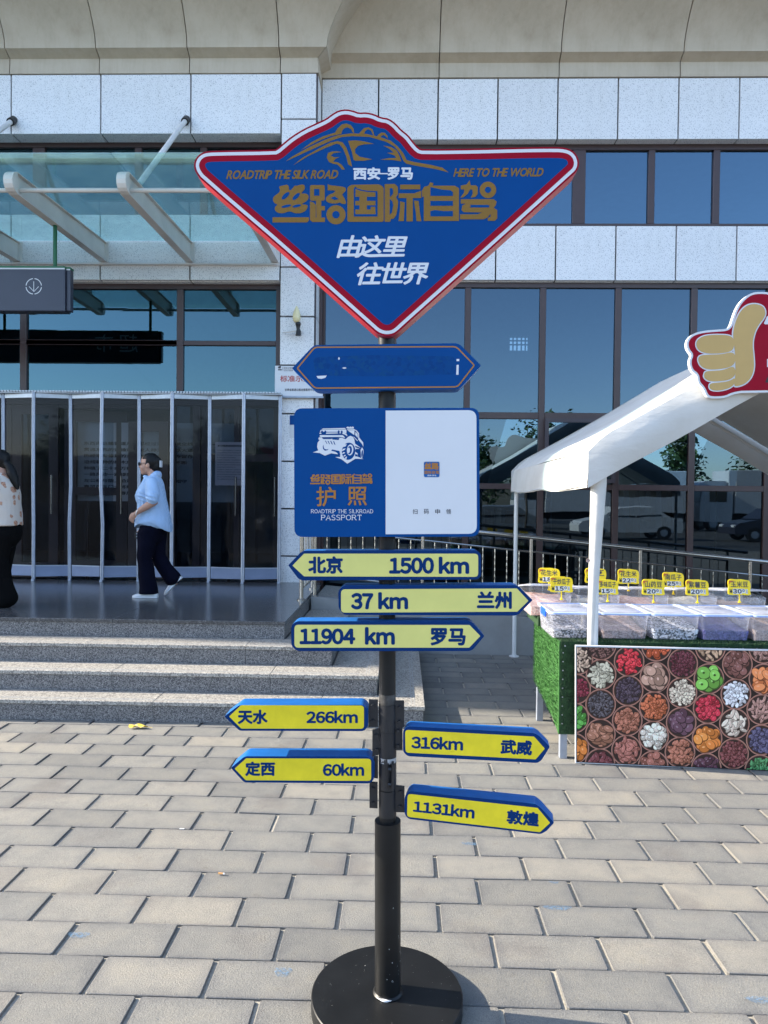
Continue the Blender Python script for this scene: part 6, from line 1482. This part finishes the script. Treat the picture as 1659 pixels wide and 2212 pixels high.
tr_ = MB(); capsule(tr_, [S2(45, 1390, 0, .140, .16), S2(50, 1480, 0, .145, .165)], 18)
capsule(tr_, [S2(50, 1480, -.08, .115, .10), S2(20, 1700, -.08, .098, .09), S2(45, 1900, -.08, .105, .09), S2(95, 2085, -.08, .118, .09)], 16)
capsule(tr_, [S2(30, 1480, .08, .11, .10), S2(-20, 1700, .08, .095, .09), S2(-50, 1900, .08, .10, .09), S2(-70, 2090, .08, .115, .09)], 16)
fuse(tr_, 'trousers', M['black_cloth'], p2, MO, .009, 4, lambda v: Vector((math.sin(v.z * 26 + v.y * 20) * .004, 0, 0)))
M['shoe_grey'] = plain('grey_patterned_shoe', (.12, .11, .10), .4, 0, .6, 60)
a = w2(110, 2165); shoe(p2, MO, (a[0], -.08, .002), 0, mat='shoe_grey'); a = w2(-60, 2165); shoe(p2, MO, (a[0], .08, .002), 0, mat='shoe_grey')
hr = MB(); ellipsoid(hr, (hx + .020, 0, hz + .025), (.097, .083, .098)); ellipsoid(hr, (hx + .06, 0, hz - .02), (.05, .058, .06))
capsule(hr, [S2(55, 800, -.02, .03), S2(95, 830, -.03, .036), S2(130, 900, -.03, .045), S2(155, 980, -.03, .040), S2(182, 1045, -.03, .018)])
ho = fuse(hr, 'hair', M['hair'], p2, MO, .007, 2, lambda v: Vector((math.sin(v.z * 90 + v.x * 60) * .0025, 0, 0)))
for v_ in ho.data.vertices:
    p = v_.co + ho.location
    lim = hx - .055 if p.z > hz + .055 else hx - .018
    if p.x < lim and p.z < hz + .085: v_.co.x += (lim - p.x) * .8; v_.co.y *= .9

# ================================================================== SMALL THINGS
lf = thing('fallen_leaf', 'dry yellow leaf lying on the paving at the foot of the stairs', 'leaf', (0, 0, 0))
lc = atz(298, 1572, .004); lf.location = lc; WL[lf.name] = Vector(lc)
out_ = chaikin([(-.075, .005), (-.05, .030), (-.02, .026), (.0, .035), (.03, .018), (.06, .012), (.085, -.004), (.05, -.014), (.02, -.026), (-.01, -.018), (-.04, -.028), (-.06, -.012)], 1)
vs = [lc + Vector((0, 0, .012))] + [lc + Vector((x, y, .004 + .018 * abs(math.sin(x * 40 + y * 60)))) for x, y in out_]
mesh('blade', vs, [(0, 1 + i, 1 + (i + 1) % len(out_)) for i in range(len(out_))], M['leaf_yellow'], lf)
MB().tube([lc + Vector((.08, -.003, .008)), lc + Vector((.11, -.01, .004))], .0015, 6).build('stalk', M['leaf_yellow'], lf)
cgl = atz(479, 1887, .006)
cg = thing('cigarette_end', 'orange cigarette end lying on the paving left of the pole', 'cigarette end', (cgl.x, cgl.y, 0))
MB().tube([cgl + Vector((-.016, .002, 0)), cgl + Vector((.006, 0, 0))], .004, 8).build('filter', M['cigarette'], cg); MB().tube([cgl + Vector((.0065, 0, 0)), cgl + Vector((.013, -.001, 0))], .004, 8).build('paper', M['paper'], cg)
for (u, v), lab in (((563, 1684), 'yellowish scrap on the paving far left of the pole'), ((393, 1790), 'thin white straw scrap on the left paving')):
    q = atz(u, v, .003); r_ = thing('litter_scrap', lab, 'scrap', q); MB().bbox(tuple(q + Vector((-.012, -.004, -.002))), tuple(q + Vector((.012, .004, .001))), .0005).build('scrap', M['leaf_yellow'] if v < 1700 else M['paper'], r_)
# grit and crumbs of sand on the paving
gr_ = MB(); rgt = random.Random(21)
for _ in range(1500):
    x, y = rgt.uniform(-3.2, 3.2), rgt.uniform(1.9, 5.1)
    if rgt.random() < .6: y = ROW0 - .2 * round((ROW0 - y) / .2) + rgt.gauss(0, .010) + .02
    s_ = rgt.uniform(.0008, .0028); c_ = Vector((x, y, .0008))
    gr_.add([c_ + Vector((s_, 0, 0)), c_ + Vector((-s_ * .5, s_ * .8, 0)), c_ + Vector((-s_ * .6, -s_ * .7, 0)), c_ + Vector((0, 0, s_ * 1.1))], [(0, 1, 3), (1, 2, 3), (2, 0, 3)])
o = gr_.build('grit', M['sand'], pav, org=(0, 0, 0)); o['kind'] = 'stuff'
# blue paint marks on the paving
m, nt, b = nodes('blue_paint_mark'); nt.nodes.remove(b); out_n = nt.nodes['Material Output']; v = coords(nt)
df = N(nt, 'BsdfDiffuse'); df.inputs[0].default_value = (.12, .24, .38, 1); tr = N(nt, 'BsdfTransparent'); mx = N(nt, 'MixShader')
nt.links.new(ramp(nt, noise(nt, v, 90, 4, .7), [(.42, (0, 0, 0)), (.62, (.6, .6, .6))]), mx.inputs[0]); nt.links.new(tr.outputs[0], mx.inputs[1]); nt.links.new(df.outputs[0], mx.inputs[2]); nt.links.new(mx.outputs[0], out_n.inputs[0])
M['paint_mark'] = m
for u, v_, sx_, sy_ in ((1012, 1822, .045, .018), (1198, 1960, .055, .020), (1645, 2158, .060, .022), (162, 2021, .040, .022), (605, 2100, .030, .03), (1190, 1905, .02, .01)):
    q = atz(u, v_, .0022); mesh('paint_mark', [q + Vector((sx_ * math.cos(t) * (1 + .2 * math.sin(3 * t)), sy_ * math.sin(t) * (1 + .2 * math.cos(2 * t)), 0)) for t in [k * PI / 10 for k in range(20)]], [tuple(range(20))], m, pav)
# lattice-backed black chair behind the stall
ch = thing('lattice_chair', 'black garden chair with a lattice back behind the stall boxes', 'chair', (2.55, 6.35, 0))
c0 = at(1585, 1290, 6.35); zb = .42
MB().bbox((c0.x - .24, 6.15, zb), (c0.x + .24, 6.58, zb + .02), .004).build('seat', M['black'], ch)
arc = [Vector((c0.x + .24 * math.cos(t), 6.17, .62 + .33 * math.sin(t))) for t in [k * PI / 16 for k in range(17)]]
MB().tube([Vector((c0.x + .24, 6.17, zb))] + arc + [Vector((c0.x - .24, 6.17, zb))], .014, 8).build('back_frame', M['black'], ch, 40)
lt = MB()
for k in range(-9, 10):
    for sgn in (-1, 1):
        pts = []
        for t in [j / 30 for j in range(31)]:
            z = zb + .08 + t * .45; x = k * .055 + sgn * (z - .65)
            top = .62 + .33 * math.sqrt(max(0, 1 - (x / .24) ** 2)) if abs(x) < .23 else 0
            if abs(x) < .23 and z < top - .01: pts.append(Vector((c0.x + x, 6.17, z)))
        if len(pts) > 2: lt.tube([pts[0], pts[-1]], .0065, 5)
lt.build('lattice', M['black'], ch)
for x, y in ((-.21, 6.18), (.21, 6.18), (-.21, 6.55), (.21, 6.55)): MB().tube([(c0.x + x, y, 0), (c0.x + x, y, zb)], .013, 8).build('leg', M['black'], ch, 40)

# things inside the right-hand shop window, seen dimly through the glass
rk = thing('clothes_rack', 'clothes rack with hanging garments seen dimly through the ground floor window', 'clothes rack', (3.9, 11.2, .55))
MB().tube([(3.0, 11.2, 2.05), (4.9, 11.2, 2.05)], .015, 8).build('bar', M['stainless'], rk)
for x in (3.0, 4.9): MB().tube([(x, 11.2, .55), (x, 11.2, 2.05)], .018, 8).build('upright', M['stainless'], rk)
rg2 = random.Random(8)
gm_ = [plain('cloth_%d' % i, c, .9) for i, c in enumerate([(.45, .42, .38), (.08, .10, .16), (.30, .32, .36), (.5, .5, .5), (.20, .08, .06)])]
for k in range(11):
    x = 3.12 + k * .165; l_ = rg2.uniform(.55, .95)
    MB().prism([(x - .03, 11.0, 2.02), (x + .03, 11.0, 2.02), (x + .05, 10.98, 2.02 - l_), (x - .05, 10.98, 2.02 - l_)], (0, .40, 0)).build('garment', gm_[rg2.randrange(5)], rk)
sh_ = thing('display_shelf', 'low display shelf with packed goods behind the ground floor glass', 'shelf', (1.2, 10.9, .55))
for z in (.9, 1.3, 1.7): MB().box((.2, 10.9, z), (2.3, 11.2, z + .03)).build('board', M['alu_dull'], sh_)
for x in (.2, 1.25, 2.27): MB().box((x, 10.9, .55), (x + .03, 11.2, 2.0)).build('upright', M['alu_dull'], sh_)
for k in range(36):
    zz = (.93, 1.33, 1.73)[k % 3]; x = .27 + (k // 3) * .168
    MB().box((x, 10.92, zz), (x + rg2.uniform(.08, .14), 11.1, zz + rg2.uniform(.14, .26))).build('packet', gm_[rg2.randrange(5)], sh_)

# ================================================================== THE FORECOURT BEHIND THE VIEWER (seen in the window panes)
M['hill'] = plain('loess_hill', (.12, .115, .085), .95, 0, .2, .02)
M['leaf'] = plain('tree_leaf', (.05, .10, .03), .7, 0, .35, 4)
M['bark'] = plain('bark', (.10, .08, .06), .9, 0, .2, 20)
rh = random.Random(4); vs, fs = [], []; nA = 90
for i in range(nA + 1):
    a = math.radians(160 + 220 * i / nA); R0 = 420
    hgt = 34 + 12 * math.sin(i * .21) + 7 * math.sin(i * .53 + 1) + 3 * math.sin(i * 1.7)
    for rr_, hh in ((R0, -2), (R0 + 60, hgt * .55), (R0 + 130, hgt), (R0 + 260, hgt * .4)): vs.append((rr_ * math.cos(a), rr_ * math.sin(a), hh + rh.uniform(-1, 1)))
for i in range(nA):
    for k in range(3): a = i * 4 + k; fs.append((a, a + 1, a + 5, a + 4))
hl = mesh('hills', vs, fs, M['hill'], None, True); hl['kind'] = 'structure'
gl2 = MB(); gl2.box((-900, -900, -1.2), (900, 900, -1.0)); q = gl2.build('terrain', M['hill']); q['kind'] = 'structure'
def tree(x, y, h, crown, nl, label, seed, group, lsz=.10, base=.30):
    rt = random.Random(seed); t = thing('young_tree', label, 'tree', (x, y, 0), group)
    pts = [Vector((x, y, -.045)), Vector((x + .03, y, h * .3)), Vector((x - .04, y + .03, h * .6)), Vector((x, y, h * .92))]
    MB().tube(pts, [.05 * h / 5, .042 * h / 5, .03 * h / 5, .01], 9).build('trunk', M['bark'], t, True)
    tips = []
    for k in range(11):
        z0 = h * rt.uniform(base, .85); a = rt.uniform(0, 2 * PI); L_ = crown * rt.uniform(.5, 1) * (1.15 - z0 / h)
        p0 = Vector((x, y, z0)); p1 = p0 + Vector((math.cos(a) * L_ * .5, math.sin(a) * L_ * .5, L_ * .6)); p2_ = p0 + Vector((math.cos(a) * L_, math.sin(a) * L_, L_ * 1.3))
        MB().tube([p0, p1, p2_], [.018 * h / 5, .012 * h / 5, .004], 6).build('branch', M['bark'], t, True); tips += [p1, p2_, (p1 + p2_) / 2]
    tips.append(Vector((x, y, h * .95)))
    m_ = MB()
    for _ in range(nl):
        c = rt.choice(tips) + Vector((rt.gauss(0, crown * .20), rt.gauss(0, crown * .20), rt.gauss(0, crown * .26)))
        d = Vector((rt.gauss(0, 1), rt.gauss(0, 1), rt.gauss(0, .6))).normalized(); e = d.cross(Vector((rt.gauss(0, 1), rt.gauss(0, 1), 1))).normalized(); s_ = lsz * rt.uniform(.6, 1.2)
        m_.add([c - d * s_, c + e * s_ * .45, c + d * s_, c - e * s_ * .45], [(0, 1, 2, 3)])
    o = m_.build('crown', M['leaf'], t); return t
TG = 'trees in a row beyond the forecourt'
tree(4.7, -8.5, 5.0, 1.1, 900, 'slender young street tree reflected in the window beside the tent', 1, None, .09, .45)
for k in range(15):
    tree(-34 + k * 5.2 + rh.uniform(-1, 1), -40 + rh.uniform(-2, 2), rh.uniform(5.5, 8.5), 2.3, 1100, 'green tree of the row behind the viewer across the car park', 20 + k, TG, .30, .25)
# parked lorry and car, built with their main parts
M['lorry_white'] = plain('white_lorry_box', (.62, .63, .64), .5, 0, .05); M['rubber'] = plain('rubber', (.02, .02, .02), .8); M['car_silver'] = plain('silver_car_paint', (.42, .44, .46), .3, .5, .04, coat=.5)
M['dark_glass'] = plain('vehicle_glass', (.02, .025, .03), .08); M['lampglass'] = plain('headlight_glass', (.7, .72, .75), .1)
def wheel(x, y, r_, wd, par):
    m_ = MB(); m_.tube([(x, y - wd / 2, r_ - .045), (x, y + wd / 2, r_ - .045)], r_, 20); o = m_.build('wheel', M['rubber'], par, 40)
    MB().tube([(x, y - wd / 2 - .01, r_ - .045), (x, y + wd / 2 + .01, r_ - .045)], r_ * .55, 14).build('rim', M['alu_dull'], o, 40)
def lorry(x, y, L_, label):
    t = thing('parked_lorry', label, 'lorry', (x, y, 0), 'lorries parked across the forecourt')
    MB().bbox((x, y - 1.2, 1.0), (x + L_, y + 1.2, 3.7), .03).build('cargo_box', M['lorry_white'], t)
    prof_ = [(x - 2.1, .55), (x - 2.15, 1.6), (x - 1.9, 2.75), (x - 1.5, 3.0), (x - .15, 3.0), (x - .15, .55)]
    m_ = MB(); m_.prism([(a, y - 1.18, z) for a, z in prof_], (0, 2.36, 0)); m_.build('cab', M['lorry_white'], t)
    MB().prism([(x - 2.17, y - 1.0, 1.7), (x - 2.17, y + 1.0, 1.7), (x - 1.95, y + 1.0, 2.6), (x - 1.95, y - 1.0, 2.6)], (-.01, 0, 0)).build('windscreen', M['dark_glass'], t)
    MB().box((x - 1.6, y + 1.181, 1.7), (x - .5, y + 1.19, 2.5)).build('side_window', M['dark_glass'], t)
    MB().box((x - .1, y - .5, .6), (x + L_, y + .5, .98)).build('chassis', M['rubber'], t)
    for xx in (x - 1.3, x + L_ * .62, x + L_ * .82):
        for yy in (y - 1.0, y + 1.0): wheel(xx, yy, .5, .3, t)
lorry(9, -26, 8.5, 'white box lorry parked across the forecourt behind the viewer, right of the young tree'); lorry(20.5, -27, 9.0, 'second white box lorry parked further right across the forecourt')
def car_(x, y, label, paint):
    t = thing('parked_car', label, 'car', (x, y, 0), 'cars parked in the forecourt')
    pr = [(-2.25, .35), (-2.28, .62), (-2.1, .80), (-1.25, .95), (-.6, 1.42), (.9, 1.47), (1.75, 1.02), (2.2, .95), (2.26, .5), (2.2, .35)]
    body = [(-2.25, .3), (-2.28, .62), (-2.1, .80), (-1.25, .93), (1.75, .98), (2.2, .93), (2.26, .5), (2.2, .3)]
    m_ = MB(); m_.prism([(x + a, y - .88, z) for a, z in body], (0, 1.76, 0)); bo = m_.build('body', paint, t)
    m_ = MB(); a1 = [(x - 1.25, .935), (x - .6, 1.40), (x + .9, 1.42), (x + 1.7, .985)]
    m_.loft([[Vector((p[0], y - .82, p[1])) for p in a1], [Vector((p[0] * .97 + x * .03, y - .68, p[1] + .04)) for p in a1], [Vector((p[0] * .97 + x * .03, y + .68, p[1] + .04)) for p in a1], [Vector((p[0], y + .82, p[1])) for p in a1]]); m_.build('cabin', paint, t)
    for s_ in (-1, 1):
        MB().prism([(x - .95, y + s_ * .826, .99), (x - .5, y + s_ * .77, 1.33), (x + .10, y + s_ * .77, 1.35), (x + .10, y + s_ * .826, .99)], (0, s_ * .006, 0)).build('side_window', M['dark_glass'], t)
        MB().prism([(x + .16, y + s_ * .826, .99), (x + .16, y + s_ * .77, 1.35), (x + .85, y + s_ * .77, 1.34), (x + 1.35, y + s_ * .826, 1.02)], (0, s_ * .006, 0)).build('side_window', M['dark_glass'], t)
        MB().bbox((x - 2.27, y + s_ * .62 - .16, .60), (x - 2.12, y + s_ * .62 + .16, .74), .02).build('headlight', M['lampglass'], t)
        for xx in (-1.4, 1.4): wheel(x + xx, y + s_ * .80, .33, .2, t)
car_(4.0, -12.6, 'silver car parked in the forecourt behind the viewer, near the young tree', M['car_silver']); car_(10.5, -14.5, 'white car parked in the forecourt behind the viewer', M['lorry_white']); car_(17, -14, 'dark car parked at the far right of the forecourt behind the viewer', M['slate'])
